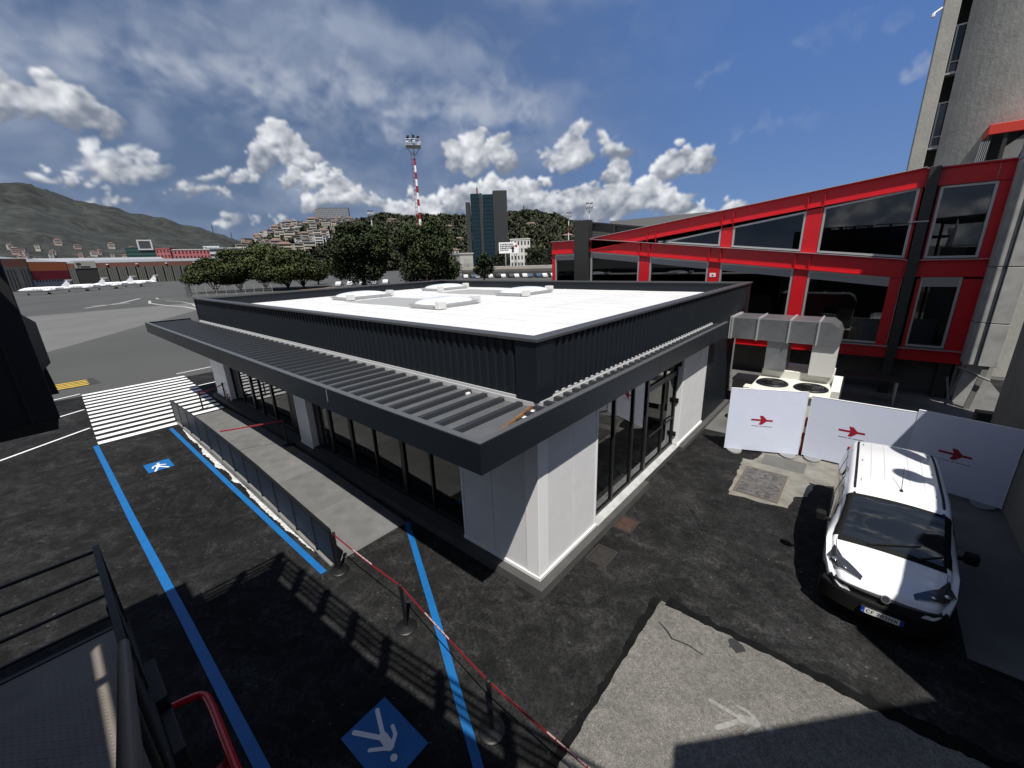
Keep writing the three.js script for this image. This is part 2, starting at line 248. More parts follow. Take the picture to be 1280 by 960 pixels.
// drain covers in the asphalt
for (const [x, z, c, lb] of [[2.94, .42, [.045, .022, .014], 'rusty square drain cover set in asphalt beside the plinth'], [1.6, .49, [.016, .014, .0125], 'small dark drain cover flush with the asphalt near the pavilion corner']]) {
  const d = thing('drain_cover', lb, 'drain cover', [x, 0, z]);
  mesh('rim', [bx(-.3, .3, -.01, .006, -.24, -.2), bx(-.3, .3, -.01, .006, .2, .24), bx(-.3, -.26, -.01, .006, -.2, .2), bx(.26, .3, -.01, .006, -.2, .2)], std([.022, .019, .017], .8), d);
  mesh('lid', rbx(-.25, .25, -.01, .004, -.19, .19, .003), std([1, 1, 1], .8, { map: tint(128, c, .5, 8, 5, 2, .3) }), d);
}
// ---- painted markings
const paintW = std([1, 1, 1], .75, { map: tint(512, [.72, .72, .70], .10, 8, 6, .5, .10) });
const paintWworn = std([1, 1, 1], .85, { map: tint(512, [.21, .205, .19], .5, 16, 6, 1.2, .5) });
const paintB = std([1, 1, 1], .6, { map: tint(512, [.0022, .105, .305], .14, 8, 6, .7, .14) });
const paintY = std([1, 1, 1], .75, { map: tint(256, [.55, .36, .03], .3, 8, 6, .7, .2) });
{
  const cw = sgroup('crosswalk');
  const n = 14, z0 = -17.45, z1 = -27.6, p = (z0 - z1) / (n - .45);
  for (let i = 0; i < n; i++) { const z = z0 - i * p, w = p * .5; mesh('stripe', flat([[-4.78 + i * .017, z], [-.42 + i * .03, z - .1], [-.42 + i * .03, z - w - .1], [-4.78 + i * .017, z - w]], .004), paintW, cw); }
  const bl = sgroup('blue_walkway_lines');
  mesh('line', strip([[-4.86, -17.35], [-4.8, -10], [-4.72, -5], [-4.65, 1.5]], .15, .004), paintB, bl);
  mesh('line', strip([[-2.63, -17.15], [-2.58, -10], [-2.5, -3.84]], .13, .004), paintB, bl);
  mesh('line', strip([[-.34, -3.92], [-1.9, -.75], [-2.87, 1.16], [-3.6, 2.6]], .13, .006), paintB, bl);
  const rl = sgroup('white_road_lines');
  mesh('line', strip([[-14, -13.8], [-7.22, -18.51], [-4.81, -20.21]], .12, .004), paintW, rl);
  mesh('line', strip([[-12, -19.6], [-5.54, -23.43], [-4.72, -23.91]], .12, .004), paintW, rl);
  mesh('line', strip([[-12, -25.4], [-4.6, -27.9]], .13, .004), paintW, rl);
  mesh('line', strip([[-.2, -28.7], [4, -29.4], [12, -30.4]], .13, .004), paintW, rl);
  mesh('line', strip([[-.1, -24.1], [4, -24.6], [9, -25.2]], .12, .004), paintW, rl);
  mesh('line', strip([[-.1, -20.6], [4, -21.0], [9, -21.6]], .12, .004), paintW, rl);
  const al = sgroup('apron_guide_lines');
  const gw = std([.36, .35, .33], .85);
  mesh('line', strip([[13.0, -122.5], [11.4, -112], [11.9, -102], [13.2, -92], [13.2, -82], [12.0, -76]], .5, .002), gw, al);
  mesh('line', strip([[1.5, -112], [8, -122], [13.5, -138]], .7, .002), gw, al);
  mesh('line', strip([[3.0, -118], [9, -119]], .9, .002), gw, al);
  mesh('line', strip([[15.2, -118], [16.2, -108], [15.8, -98], [14.6, -90]], .3, .002), gw, al);
  mesh('line', strip([[18, -124], [15.5, -128], [16.2, -135]], .4, .002), gw, al);
  // worn yellow box by the dark steel wall
  const yb = sgroup('yellow_hatching'); const dk = std([.03, .03, .03], .9);
  mesh('backing', flat([[-5.6, -32.3], [-3.75, -32.4], [-3.55, -30.2], [-5.6, -30.0]], -.002), dk, yb);
  for (let i = 0; i < 4; i++) mesh('bar', flat([[-5.6, -30.3 - i * .5], [-4.1, -30.3 - i * .52], [-4.0, -30.6 - i * .5], [-5.6, -30.55 - i * .5]], .003), paintY, yb);
}
function capsule2(a, b, w) { const dx = b[0] - a[0], dz = b[1] - a[1], t = Math.atan2(dz, dx), o = []; for (let i = 0; i <= 8; i++) { const q = t + Math.PI / 2 + i / 8 * Math.PI; o.push([a[0] + Math.cos(q) * w / 2, a[1] + Math.sin(q) * w / 2]); } for (let i = 0; i <= 8; i++) { const q = t - Math.PI / 2 + i / 8 * Math.PI; o.push([b[0] + Math.cos(q) * w / 2, b[1] + Math.sin(q) * w / 2]); } return o; }
function walker(parent, mat, y, place) { // walking figure seen from above; head toward +z
  const lim = (a, b, w) => flat(capsule2(place(a), place(b), w), y);
  const head = []; for (let i = 0; i < 14; i++) head.push(place([-.02 + Math.cos(i / 14 * 6.283) * .045, .265 + Math.sin(i / 14 * 6.283) * .05]));
  mesh('figure', [flat(head, y), flat(capsule2(place([.02, .11]), place([.03, -.07]), .115), y + .001), lim([.03, -.06], [.17, -.44], .06), flat(capsule2(place([.02, -.04]), place([-.20, -.42]), .065), y + .002), flat(capsule2(place([.04, .13]), place([.155, .04]), .055), y + .003), flat(capsule2(place([.155, .04]), place([.19, -.08]), .05), y + .0015), flat(capsule2(place([0, .12]), place([-.18, -.06]), .05), y + .0025)], mat, parent);
}
{
  const s1 = sgroup('walkway_symbol'); mesh('panel', flat([[-4.02, -13.68], [-3.34, -13.64], [-3.34, -12.78], [-4.01, -12.78]], .004), paintB, s1); walker(s1, paintW, .008, ([x, z]) => [-3.68 - x * .92, -13.2 - z * .92]);
  const s2 = sgroup('walkway_symbol'); mesh('panel', flat([[-3.85, -.53], [-3.14, -.55], [-3.11, .45], [-3.80, .47]], .004), paintB, s2); walker(s2, paintW, .008, ([x, z]) => [-3.49 + x, -.03 + z]);
  const s3 = sgroup('worn_walkway_symbol'); walker(s3, paintWworn, .004, ([x, z]) => { const a = -.4, c = Math.cos(a), s = Math.sin(a); return [-.13 + c * x - s * z, 3.68 + s * x + c * z]; });
}

// ================================================================ THE DARK PAVILION
const Y0 = .205, YF1 = 3.469, YF2 = 3.93, YC = 5.0, LA = 20.57, LB = 15.33, OVL = 1.81, OVR = .449, ZC = -22.34, XC = 10.41;
{
  const A = thing('pavilion', 'long low pavilion with dark ribbed parapet, white roof and deep anthracite canopy', 'building');
  // plinth of grey concrete, stepped down beside the glazed door
  mesh('plinth', [bx(-.207, 0.3, 0, Y0, -LA - .15, .207), bx(.3, 4.8, 0, Y0, -.3, .207), bx(4.8, 7.62, 0, Y0, -.3, .03), bx(7.62, 13.7, 0, .15, -.3, .16)], M.plinth, A);
  mesh('door_sill', rbx(2.18, 7.6, Y0, Y0 + .03, -.26, .06, .006), std([1, 1, 1], .85, { map: tint(256, [.40, .40, .39], .25, 8, 6, .8, .15) }), A);
  // shell
  const sh = mesh('shell', [bx(.28, LB, 3.86, 4.40, -LA + .02, -.05), bx(LB - .15, LB, 0, 3.86, -LA + .02, -.3), bx(.3, LB - .15, 0, 3.86, -LA + .02, -LA + .17), bx(13.66, LB - .15, 0, 3.86, -.45, -.3)], M.room, A);
  mesh('interior_floor', bx(.3, LB - .2, .12, .215, -LA + .2, -.25), std([.12, .12, .118], .35), A);
  mesh('interior_wall', bx(9.0, 9.12, .215, 3.86, -LA + .2, -.3), std([.20, .20, .20], .8), A);
  mesh('reception_counter', [rbx(4.2, 5.0, .215, 1.3, -7, -4, .02), rbx(4.1, 5.1, 1.3, 1.36, -7.1, -3.9, .01)], std([.05, .06, .12], .5), A);
  // ---- white wall panels, each leaf with its joint
  const panL = (z0, z1, n) => { const w = (z1 - z0) / n; for (let i = 0; i < n; i++) mesh('wall_panel', rbx(0, .1, Y0 + .06, YF2 - .05, z0 + i * w + .004, z0 + (i + 1) * w - .004, .006), M.whitePanel, A); };
  const panR = (x0, x1, n) => { const w = (x1 - x0) / n; for (let i = 0; i < n; i++) mesh('wall_panel', rbx(x0 + i * w + .004, x0 + (i + 1) * w - .004, Y0 + .06, YF2 - .05, -.1, 0, .006), M.whitePanel, A); };
  panL(-2.06, -.3, 2); panR(.3, 2.1, 2); panL(-10.6, -9.8, 1); panL(-20.5, -18.5, 2); panR(7.55, 10.0, 3);
  const trim = (g) => mesh('corner_trim', g, M.whiteTrim, A);
  trim([rbx(-.012, .3, Y0 + .05, YF2 - .05, -.3, .012, .01)]);
  trim([rbx(-.012, .30, Y0 + .05, YF2 - .05, -2.12, -2.06, .006)]); trim([rbx(2.1, 2.165, Y0 + .05, YF2 - .05, -.26, .012, .006)]);
  trim([rbx(-.012, .30, Y0 + .05, YF2 - .05, -9.8, -9.74, .006)]); trim([rbx(-.012, .30, Y0 + .05, YF2 - .05, -10.68, -10.6, .006)]);
  trim([rbx(-.012, .30, Y0 + .05, YF2 - .05, -18.5, -18.43, .006)]); trim([rbx(-.012, .30, Y0 + .05, YF2 - .05, -20.57, -20.5, .006)]);
  trim([rbx(7.49, 7.55, Y0 + .05, YF2 - .05, -.26, .012, .006)]);
  for (const [z0, z1] of [[-2.13, .02], [-10.69, -9.73], [-20.58, -18.42]]) mesh('base_flashing', [rbx(-.03, .02, Y0 - .012, Y0 + .075, z0, z1, .006)], M.whiteTrim, A);
  for (const [x0, x1] of [[-.03, 2.17], [7.48, 10.03]]) mesh('base_flashing', [rbx(x0, x1, Y0 - .012, Y0 + .076, -.02, .034, .006)], M.whiteTrim, A);
  // dark door-like cladding at the far end of the short side
  for (let i = 0; i < 3; i++) mesh('dark_panel', rbx(10.03 + i * 1.21, 10.03 + (i + 1) * 1.21 - .008, .15, YF2 - .05, -.12, -.01, .008), M.anth, A);
  // ---- glazing, long side: posts, rails and panes set back behind the panels
  function glazeL(zs, thick, sill = Y0) {
    const top = YF2 - .12;
    for (let i = 0; i < zs.length; i++) { const t = thick.includes(i) ? .075 : .03; mesh('mullion', bx(.2, .30, sill, top, zs[i] - t, zs[i] + t), M.frame, A); }
    for (let i = 0; i + 1 < zs.length; i++) {
      const z0 = Math.min(zs[i], zs[i + 1]), z1 = Math.max(zs[i], zs[i + 1]);
      const w = new THREE.Group(); w.name = 'window'; A.add(w);
      mesh('pane', bx(.246, .254, sill + .09, top - .06, z0 + .03, z1 - .03), M.glass, w);
      mesh('rail', bx(.205, .295, sill, sill + .09, z0 + .03, z1 - .03), M.frame, w); mesh('rail', bx(.205, .295, top - .06, top, z0 + .03, z1 - .03), M.frame, w);
    }
  }
  glazeL([-2.15, -3.45, -4.63, -5.99, -7.3, -8.66, -9.70], [2, 4, 5, 6]);
  glazeL([-10.72, -11.78, -13.48, -14.83, -15.85, -17.3, -18.40], [1, 2, 4]);
  mesh('door_leaf', [bx(.21, .29, Y0, 3.0, -11.7, -11.35), bx(.21, .29, Y0, 3.0, -9.62, -9.35)], M.frame, A);
  // short side
  {
    const top = YF2 - .12, xs = [2.2, 3.27, 4.33, 5.23, 6.48, 7.46];
    xs.forEach((x, i) => { const t = i === 3 || i === 5 ? .06 : .03; mesh('mullion', bx(x - t, x + t, Y0 + .03, top, -.25, -.15), M.frame, A); });
    for (let i = 0; i + 1 < xs.length; i++) {
      const w = new THREE.Group(); w.name = i < 3 ? 'window' : 'glass_door'; A.add(w);
      const a = xs[i] + .03, b = xs[i + 1] - .03;
      if (i < 3) { mesh('pane', bx(a, b, Y0 + .1, top - .05, -.204, -.196), M.glass, w); mesh('rail', bx(a, b, Y0 + .03, Y0 + .1, -.245, -.155), M.frame, w); mesh('rail', bx(a, b, top - .05, top, -.245, -.155), M.frame, w); }
      else { mesh('pane', bx(a, b, Y0 + .12, 2.62, -.204, -.196), M.glass, w); mesh('transom_pane', bx(a, b, 2.78, top - .05, -.204, -.196), M.glass, w); for (const [p, q] of [[Y0 + .03, Y0 + .12], [2.62, 2.78], [top - .05, top]]) mesh('rail', bx(a, b, p, q, -.245, -.155), M.frame, w); }
    }
    mesh('door_closer', [rbx(7.44, 7.50, 2.9, 3.1, -.15, -.06, .01), rbx(7.44, 7.50, 1.7, 1.85, -.15, -.06, .01), rbx(7.44, 7.50, .55, .7, -.15, -.06, .01)], M.blackSteel, A);
    mesh('panic_bar', [bar([5.4, 1.25, -.14], [6.35, 1.25, -.14], .025), bar([6.6, 1.25, -.14], [7.35, 1.25, -.14], .025)], M.blackSteel, A);
    mesh('emergency_light', rbx(6.3, 6.8, 3.3, 3.42, -.19, -.10, .02), M.white, A);
  }
  mesh('vent_cap', new THREE.CylinderGeometry(.06, .06, .05, 16).rotateZ(Math.PI / 2).translate(-.02, 2.55, -10.25), M.darkSteel, A);
  mesh('vent_cap', new THREE.CylinderGeometry(.05, .05, .05, 16).rotateZ(Math.PI / 2).translate(-.02, 2.7, -10.47), M.darkSteel, A);
  // ---- canopy
  const can = new THREE.Group(); can.name = 'canopy'; A.add(can);
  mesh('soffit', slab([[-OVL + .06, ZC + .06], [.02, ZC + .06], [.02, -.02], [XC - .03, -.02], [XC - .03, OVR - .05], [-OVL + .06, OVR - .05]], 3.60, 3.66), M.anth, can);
  const fz = [ZC, -16.33, -10.86, -3.82, OVR];
  for (let i = 0; i < 4; i++) mesh('fascia', rbx(-OVL, -OVL + .06, YF1, YF2, fz[i] + (i ? .004 : 0), fz[i + 1] - (i < 3 ? .004 : 0), .008), M.anth, can);
  const fx = [-OVL + .061, 4.31, 8.55, XC];
  for (let i = 0; i < 3; i++) mesh('fascia', rbx(fx[i] + (i ? .004 : 0), fx[i + 1] - .004, YF1, YF2 - .002, OVR - .06, OVR, .008), M.anth, can);
  mesh('fascia', rbx(-OVL + .06, 0, YF1, YF2 - .002, ZC, ZC + .06, .008), M.anth, can);
  mesh('edge_trim', [bx(-OVL + .002, -OVL + .11, YF2, YF2 + .012, ZC, OVR - .002), bx(-OVL + .11, XC, YF2 + .001, YF2 + .013, OVR - .11, OVR - .002), bx(-OVL + .11, 0, YF2, YF2 + .011, ZC, ZC + .1)], std([.13, .135, .14], .4, { metalness: .4 }), can);
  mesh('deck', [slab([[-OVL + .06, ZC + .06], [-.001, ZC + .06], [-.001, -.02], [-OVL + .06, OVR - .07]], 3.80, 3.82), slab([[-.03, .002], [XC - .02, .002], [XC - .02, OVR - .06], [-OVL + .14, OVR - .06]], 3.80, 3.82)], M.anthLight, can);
  const ribShape = (L) => { const s = new THREE.Shape([[-.062, 0], [-.05, .07], [.05, .07], [.062, 0]].map((p) => new THREE.Vector2(...p))); return new THREE.ExtrudeGeometry(s, { depth: L, bevelEnabled: false }); };
  const rg = new Map(); const rib = (L) => { const k = L.toFixed(2); if (!rg.has(k)) rg.set(k, ribShape(L)); return rg.get(k); };
  for (let i = 0; i < 66; i++) { const z = -.28 - i * .42; if (z < ZC + .1) break; const m = mesh('rib', rib(OVL - .22), M.anthRib, can); m.rotation.y = Math.PI / 2; m.position.set(-OVL + .12, 3.818, z); }
  for (let i = 0; i < 40; i++) { const x = -1.32 + i * .30; if (x > XC - .1) break; const zz = x < 0 ? .03 - x * -.02 - x * .24 : .03; const L = OVR - .1 - (x < 0 ? clamp(-x * .235 + .02, .02, .33) : .03); if (L < .05) continue; const m = mesh('rib', rib(Math.round(L * 20) / 20), M.anthRib, can); m.position.set(x, 3.8185, OVR - .1 - Math.round(L * 20) / 20); }
  // open mitre at the corner: bare white gap and a rust-brown flashing strip
  mesh('mitre_gap', quadPrism([[-.10, 3.825, .03], [-.0, 3.825, .06], [-1.36, 3.825, .355], [-1.62, 3.825, .35]], [0, .012, 0]), M.white, can);
  mesh('mitre_strip', beam([-.16, 3.862, .015], [-1.70, 3.862, .385], .05, .06), std([1, 1, 1], .8, { map: tint(256, [.16, .075, .03], .5, 8, 6, 2, .2) }), can);
  // bright closing strip where the ribs meet the wall
  mesh('closing_strip', [bx(-.05, -.001, 3.82, 3.90, -LA + .05, -.04), bx(-.03, -.001, 3.90, 3.95, -LA + .05, -.45)], M.stripGrey, can);
  mesh('closing_strip', [bx(.04, XC - .4, 3.82, 3.90, .001, .05), bx(.45, XC - .4, 3.90, 3.95, .001, .03)], M.stripGrey, can);
  for (const [x, z] of [[-.2, -1.47], [-.9, -6.2]]) mesh('clip', rbx(x - .06, x + .03, 3.82, 3.86, z - .03, z + .03, .008), M.whiteTrim, can);
  mesh('drip_mark', bx(-OVL - .006, -OVL - .001, 3.66, 3.92, -3.825, -3.812), M.alu, can);
  // ---- ribbed parapet walls
  function corrug(len, y0, y1, pitch, depth) { // along +u, facing -v
    const p = []; const n = Math.round(len / pitch), q = len / n; for (let i = 0; i < n; i++) { const u = i * q; p.push([u, 0], [u + q * .38, 0], [u + q * .5, -depth], [u + q * .88, -depth]); } p.push([len, 0]);
    const t = []; for (let i = 0; i + 1 < p.length; i++) { const [a, b] = p[i], [c, d] = p[i + 1]; t.push(V(a, y0, b), V(a, y1, b), V(c, y1, d), V(a, y0, b), V(c, y1, d), V(c, y0, d)); }
    const g = new THREE.BufferGeometry().setFromPoints(t); g.computeVertexNormals(); return uvM(g);
  }
  mesh('parapet_cladding', [corrug(LA - .45, 3.94, 4.93, .205, .032).rotateY(-Math.PI / 2).scale(1, 1, 1).translate(.0, 0, -LA + .05)], M.anthSheet, A);
  mesh('parapet_cladding', [corrug(LB - .9, 3.94, 4.93, .205, .032).rotateY(Math.PI).translate(LB - .5, 0, 0)], M.anthSheet, A);
  mesh('parapet_corner', [rbx(-.036, .42, 3.90, 4.93, -.42, .036, .008)], M.anth, A);
  mesh('parapet_corner', [rbx(LB - .5, LB + .03, 3.3, 4.93, -.3, .03, .008)], M.anth, A);
  mesh('parapet_corner', [rbx(-.036, .3, 3.90, 4.93, -LA - .03, -LA + .06, .008)], M.anth, A);
  mesh('upper_wall', [bx(10.4, LB - .5, 3.0, 3.94, -.2, -.02)], M.anth, A);
  mesh('parapet_back', [bx(.08, .2, 4.35, 4.93, -LA + .1, -.45), bx(.45, LB - .5, 4.35, 4.93, -.2, -.08), bx(.3, LB, 3.86, 4.93, -LA - .02, -LA + .14), bx(LB - .14, LB + .02, 3.86, 4.93, -LA + .14, -.3)], M.anth, A);
  const capM = std([.062, .064, .067], .45, { metalness: .2 });
  for (const g of [rbx(-.075, .20, 4.94, YC, -LA - .06, .075, .012), rbx(.201, LB + .07, 4.94, YC - .002, -.20, .075, .012), rbx(.241, LB + .07, 4.925, YC - .002, -LA - .06, -LA + .2, .012), rbx(LB - .2, LB + .07, 4.926, YC - .004, -LA + .201, -.241, .012)]) mesh('parapet_cap', g, capM, A);
  // ---- roof, laid in sheets with seams
  const roof = new THREE.Group(); roof.name = 'roof'; A.add(roof);
  for (let i = 0; i < 13; i++) { const z1 = -.2 - i * 1.56; mesh('roof_sheet', bx(.2, LB - .14, 4.38, 4.52 + (i & 1) * .006, Math.max(-LA + .14, z1 - 1.556), z1), M.roofWhite, roof); }
  const sc = []; for (let x = 1; x < LB - .5; x += 1.02) sc.push(bx(x, x + .02, 4.52, 4.532, -LA + .3, -.3)); mesh('roof_seam', sc, M.roofWhite, roof);
  mesh('translucent_strip', bx(4.9, 7.6, 4.52, 4.536, -15.6, -10.3), M.roofGrey, roof); mesh('translucent_strip', bx(10.6, 13.4, 4.52, 4.536, -15.6, -10.6), M.roofGrey, roof);
  const dome = new THREE.MeshPhysicalMaterial({ color: lin(.74, .77, .84), roughness: .25, clearcoat: .5 });
  for (const [x0, x1, z0, z1] of [[4.7, 7.0, -9.9, -8.45], [10.3, 12.9, -10.4, -8.8], [5.3, 7.9, -17.6, -16.2], [11.5, 14.1, -18.0, -16.6]]) {
    const s = new THREE.Group(); s.name = 'skylight'; A.add(s);
    mesh('curb', [bx(x0, x1, 4.50, 4.64, z0, z1)], M.roofWhite, s);
    mesh('rim', [rbx(x0 - .07, x1 + .07, 4.64, 4.695, z0 - .07, z1 + .07, .01)], M.alu, s);
    const g = new THREE.SphereGeometry(1, 28, 10, 0, Math.PI * 2, 0, Math.PI / 2); const p = g.attributes.position; // pillow shaped dome
    for (let i = 0; i < p.count; i++) { const x = p.getX(i), z = p.getZ(i), q = Math.max(Math.abs(x), Math.abs(z)), l = Math.hypot(x, z); const f = l > 1e-6 ? mix(1, l / q, .8) : 1; p.setXYZ(i, x * f, p.getY(i), z * f); }
    g.scale((x1 - x0) / 2 * .98, .22, (z1 - z0) / 2 * .98).translate((x0 + x1) / 2, 4.69, (z0 + z1) / 2); g.computeVertexNormals(); mesh('dome', g, dome, s);
    mesh('opener_box', rbx(x0 - .02, x0 + .34, 4.55, 4.84, z1 + .08, z1 + .36, .02), M.roofWhite, s); mesh('opener_box', rbx(x1 + .08, x1 + .36, 4.56, 4.85, z1 - .5, z1 - .12, .02), M.roofWhite, s);
  }
}

// ---- access ramp along the long side, its rail with dark infill panels
{
  const R = thing('access_ramp', 'pale concrete ramp rising to the pavilion doors behind the panelled rail', 'ramp');
  const prof = [[-18.05, .0], [-13.0, .19], [-8.2, .19], [-3.9, .0]];
  for (let i = 0; i < 3; i++) { const [a, ha] = prof[i], [b, hb] = prof[i + 1]; const n = [3, 3, 2][i]; for (let k = 0; k < n; k++) { const z0 = mix(a, b, k / n), z1 = mix(a, b, (k + 1) / n) - .012, h0 = mix(ha, hb, k / n), h1 = mix(ha, hb, (k + 1) / n); mesh('slab', quadPrism([[-2.16, h0 + .012, z0], [-.36, h0 + .012, z0], [-.36, h1 + .012, z1], [-2.16, h1 + .012, z1]], [0, -.25, 0]), std([1, 1, 1], .92, { map: tint(256, [.125, .124, .121].map((c) => c * (.93 + .14 * ((i * 3 + k) % 3) / 2)), .25, 8, 6, .4, .12), bumpMap: grainT, bumpScale: .002 }), R); } }
  mesh('kerb', [quadPrism([[-2.32, .02, -18], [-2.16, .02, -18], [-2.16, .215, -13], [-2.32, .215, -13]], [0, -.3, 0]), bx(-2.32, -2.16, -.05, .215, -13, -8.2), quadPrism([[-2.32, .215, -8.2], [-2.16, .215, -8.2], [-2.16, .03, -3.9], [-2.32, .03, -3.9]], [0, -.3, 0])], M.concrete, R);
  const sp = []; { const r = mulberry(21); for (let z = -16.6; z < -4.6; z += .05) { const w = fbm(z * 1.3 + 40, 3, 4); sp.push([-2.33 - .30 * Math.max(0, w - .3) * sstep(-16.6, -15, z) * sstep(-4.6, -6, z) - r() * .03, z]); } for (let z = -4.6; z > -16.6; z -= .3) sp.push([-2.2, z]); }
  mesh('paint_spill', flat(sp, .006), std([1, 1, 1], .85, { map: tint(256, [.50, .49, .47], .55, 16, 6, 1, .5) }), R);
  const F = thing('ramp_railing', 'dark navy railing of upright panels and posts beside the ramp', 'railing');
  const zs = [-18.0, -16.7, -15.35, -14.0, -12.65, -11.35, -10.1, -8.95, -7.85, -6.75, -5.65, -4.6, -3.75]; const gh = (z) => z < -13 ? mix(0, .19, clamp((z + 18.05) / 5.05)) : z > -8.2 ? mix(.19, 0, clamp((z + 8.2) / 4.3)) : .19;
  const navy = std([.009, .013, .021], .5);
  zs.forEach((z, i) => {
    const h = gh(z); mesh('post', [rbx(-2.30, -2.245, -.02, h + .97, z - .028, z + .028, .006), rbx(-2.33, -2.215, h * .3, h * .3 + .03, z - .08, z + .08, .006)], M.blackSteel, F);
    if (i + 1 < zs.length) { const z2 = zs[i + 1], h2 = gh(z2); mesh('panel', quadPrism([[-2.285, h + .17, z + .035], [-2.285, h + .93, z + .035], [-2.285, h2 + .93, z2 - .035], [-2.285, h2 + .17, z2 - .035]], [.02, 0, 0]), navy, F); mesh('rail', beam([-2.272, h + .965, z], [-2.272, h2 + .965, z2], .06, .04), M.blackSteel, F); mesh('rail', beam([-2.272, h + .15, z], [-2.272, h2 + .15, z2], .04, .035), M.blackSteel, F); }
  });
}

// ---- queue barriers with retracting belts
function post(name, label, x, y, z, h, belts, group) {
  const o = thing(name, label, 'barrier post', [x, y, z], 0, group);
  mesh('base', new THREE.LatheGeometry([[0, .055], [.05, .055], [.07, .045], [.16, .032], [.19, .014], [.19, 0], [0, 0]].map((p) => new THREE.Vector2(...p)).reverse(), 32), std([.004, .004, .004], .5), o);
  mesh('pole', bar([0, .02, 0], [0, h - .08, 0], .032, 14), M.blackSteel, o);
  mesh('head', new THREE.LatheGeometry([[0, h], [.025, h], [.042, h - .012], [.042, h - .10], [.034, h - .11], [0, h - .11]].map((p) => new THREE.Vector2(...p)).reverse(), 18), M.black, o);
  for (const [bxx, by, bz, sag = .03] of belts) {
    const n = 10, t = []; for (let i = 0; i < n; i++) { const f = (u) => { const s = sag * 4 * u * (1 - u); return [bxx * u, h - .045 + by * u - s, bz * u]; }; const a = f(i / n), b = f((i + 1) / n); t.push(quadPrism([[a[0], a[1] + .024, a[2]], [b[0], b[1] + .024, b[2]], [b[0], b[1] - .024, b[2]], [a[0], a[1] - .024, a[2]]], [.003, 0, .003])); }
    mesh('belt', t, M.beltRed, o);
    const q = []; for (const [u0, u1] of [[.33, .62]]) { const f = (u) => [bxx * u, h - .045 + by * u - sag * 4 * u * (1 - u) + .026, bz * u]; for (let i = 0; i < 6; i++) { const a = f(mix(u0, u1, i / 6)), b = f(mix(u0, u1, (i + 1) / 6 - .02)); const l = Math.hypot(bxx, bz), nx = -bz / l * .005, nz = bxx / l * .005; q.push(quadPrism([[a[0] - nx, a[1], a[2] - nz], [b[0] - nx, b[1], b[2] - nz], [b[0] + nx, b[1] - .014, b[2] + nz], [a[0] + nx, a[1] - .014, a[2] + nz]], [0, .002, 0])); } }
    mesh('print', q, std([.55, .45, .44], .8), o);
  }
  return o;
}
post('queue_post', 'black belt post standing at the end of the panelled rail', -2.25, 0, -3.64, .95, [[.05, 0, 2.31]]);
post('queue_post', 'black belt post on asphalt midway between the rail end and the blue symbol', -2.2, 0, -1.33, .95, [[-.25, 0, 2.34]]);
post('queue_post', 'black belt post beside the slanting blue line and the blue floor symbol', -2.45, 0, 1.01, .95, [[.02, 0, 2.85]]);
post('queue_post', 'black belt post on the concrete slab, end of the red belt', -2.43, 0, 3.86, .95, []);
post('queue_post', 'black belt post on the ramp in front of the pavilion door', -.42, .2, -10.85, .98, [[-1.72, .02, -.62, .01]]);
post('queue_post', 'black belt post at the foot of the ramp beside the rail', -1.1, 0, -18.85, .85, [[1.0, .1, -.3]]);
post('queue_post', 'black belt post between the crosswalk and the white column', -.06, 0, -19.15, 1.0, []);
{
  const b = thing('low_ramp_gate', 'small red and white hinged barrier at the pavilion corner by the crosswalk', 'barrier', [-.1, 0, -18.6]);
  mesh('frame', [bar([0, 0, 0], [0, .55, 0], .025), bar([.35, 0, -.5], [.35, .55, -.5], .025), bar([0, .5, 0], [.35, .5, -.5], .02)], M.redDark, b); mesh('board', quadPrism([[0, .2, 0], [.35, .2, -.5], [.35, .4, -.5], [0, .4, 0]], [.02, 0, .01]), M.white, b); mesh('foot', [rbx(-.15, .12, 0, .08, -.1, .1, .02), rbx(.2, .5, 0, .08, -.6, -.4, .02)], M.rubber, b);
}

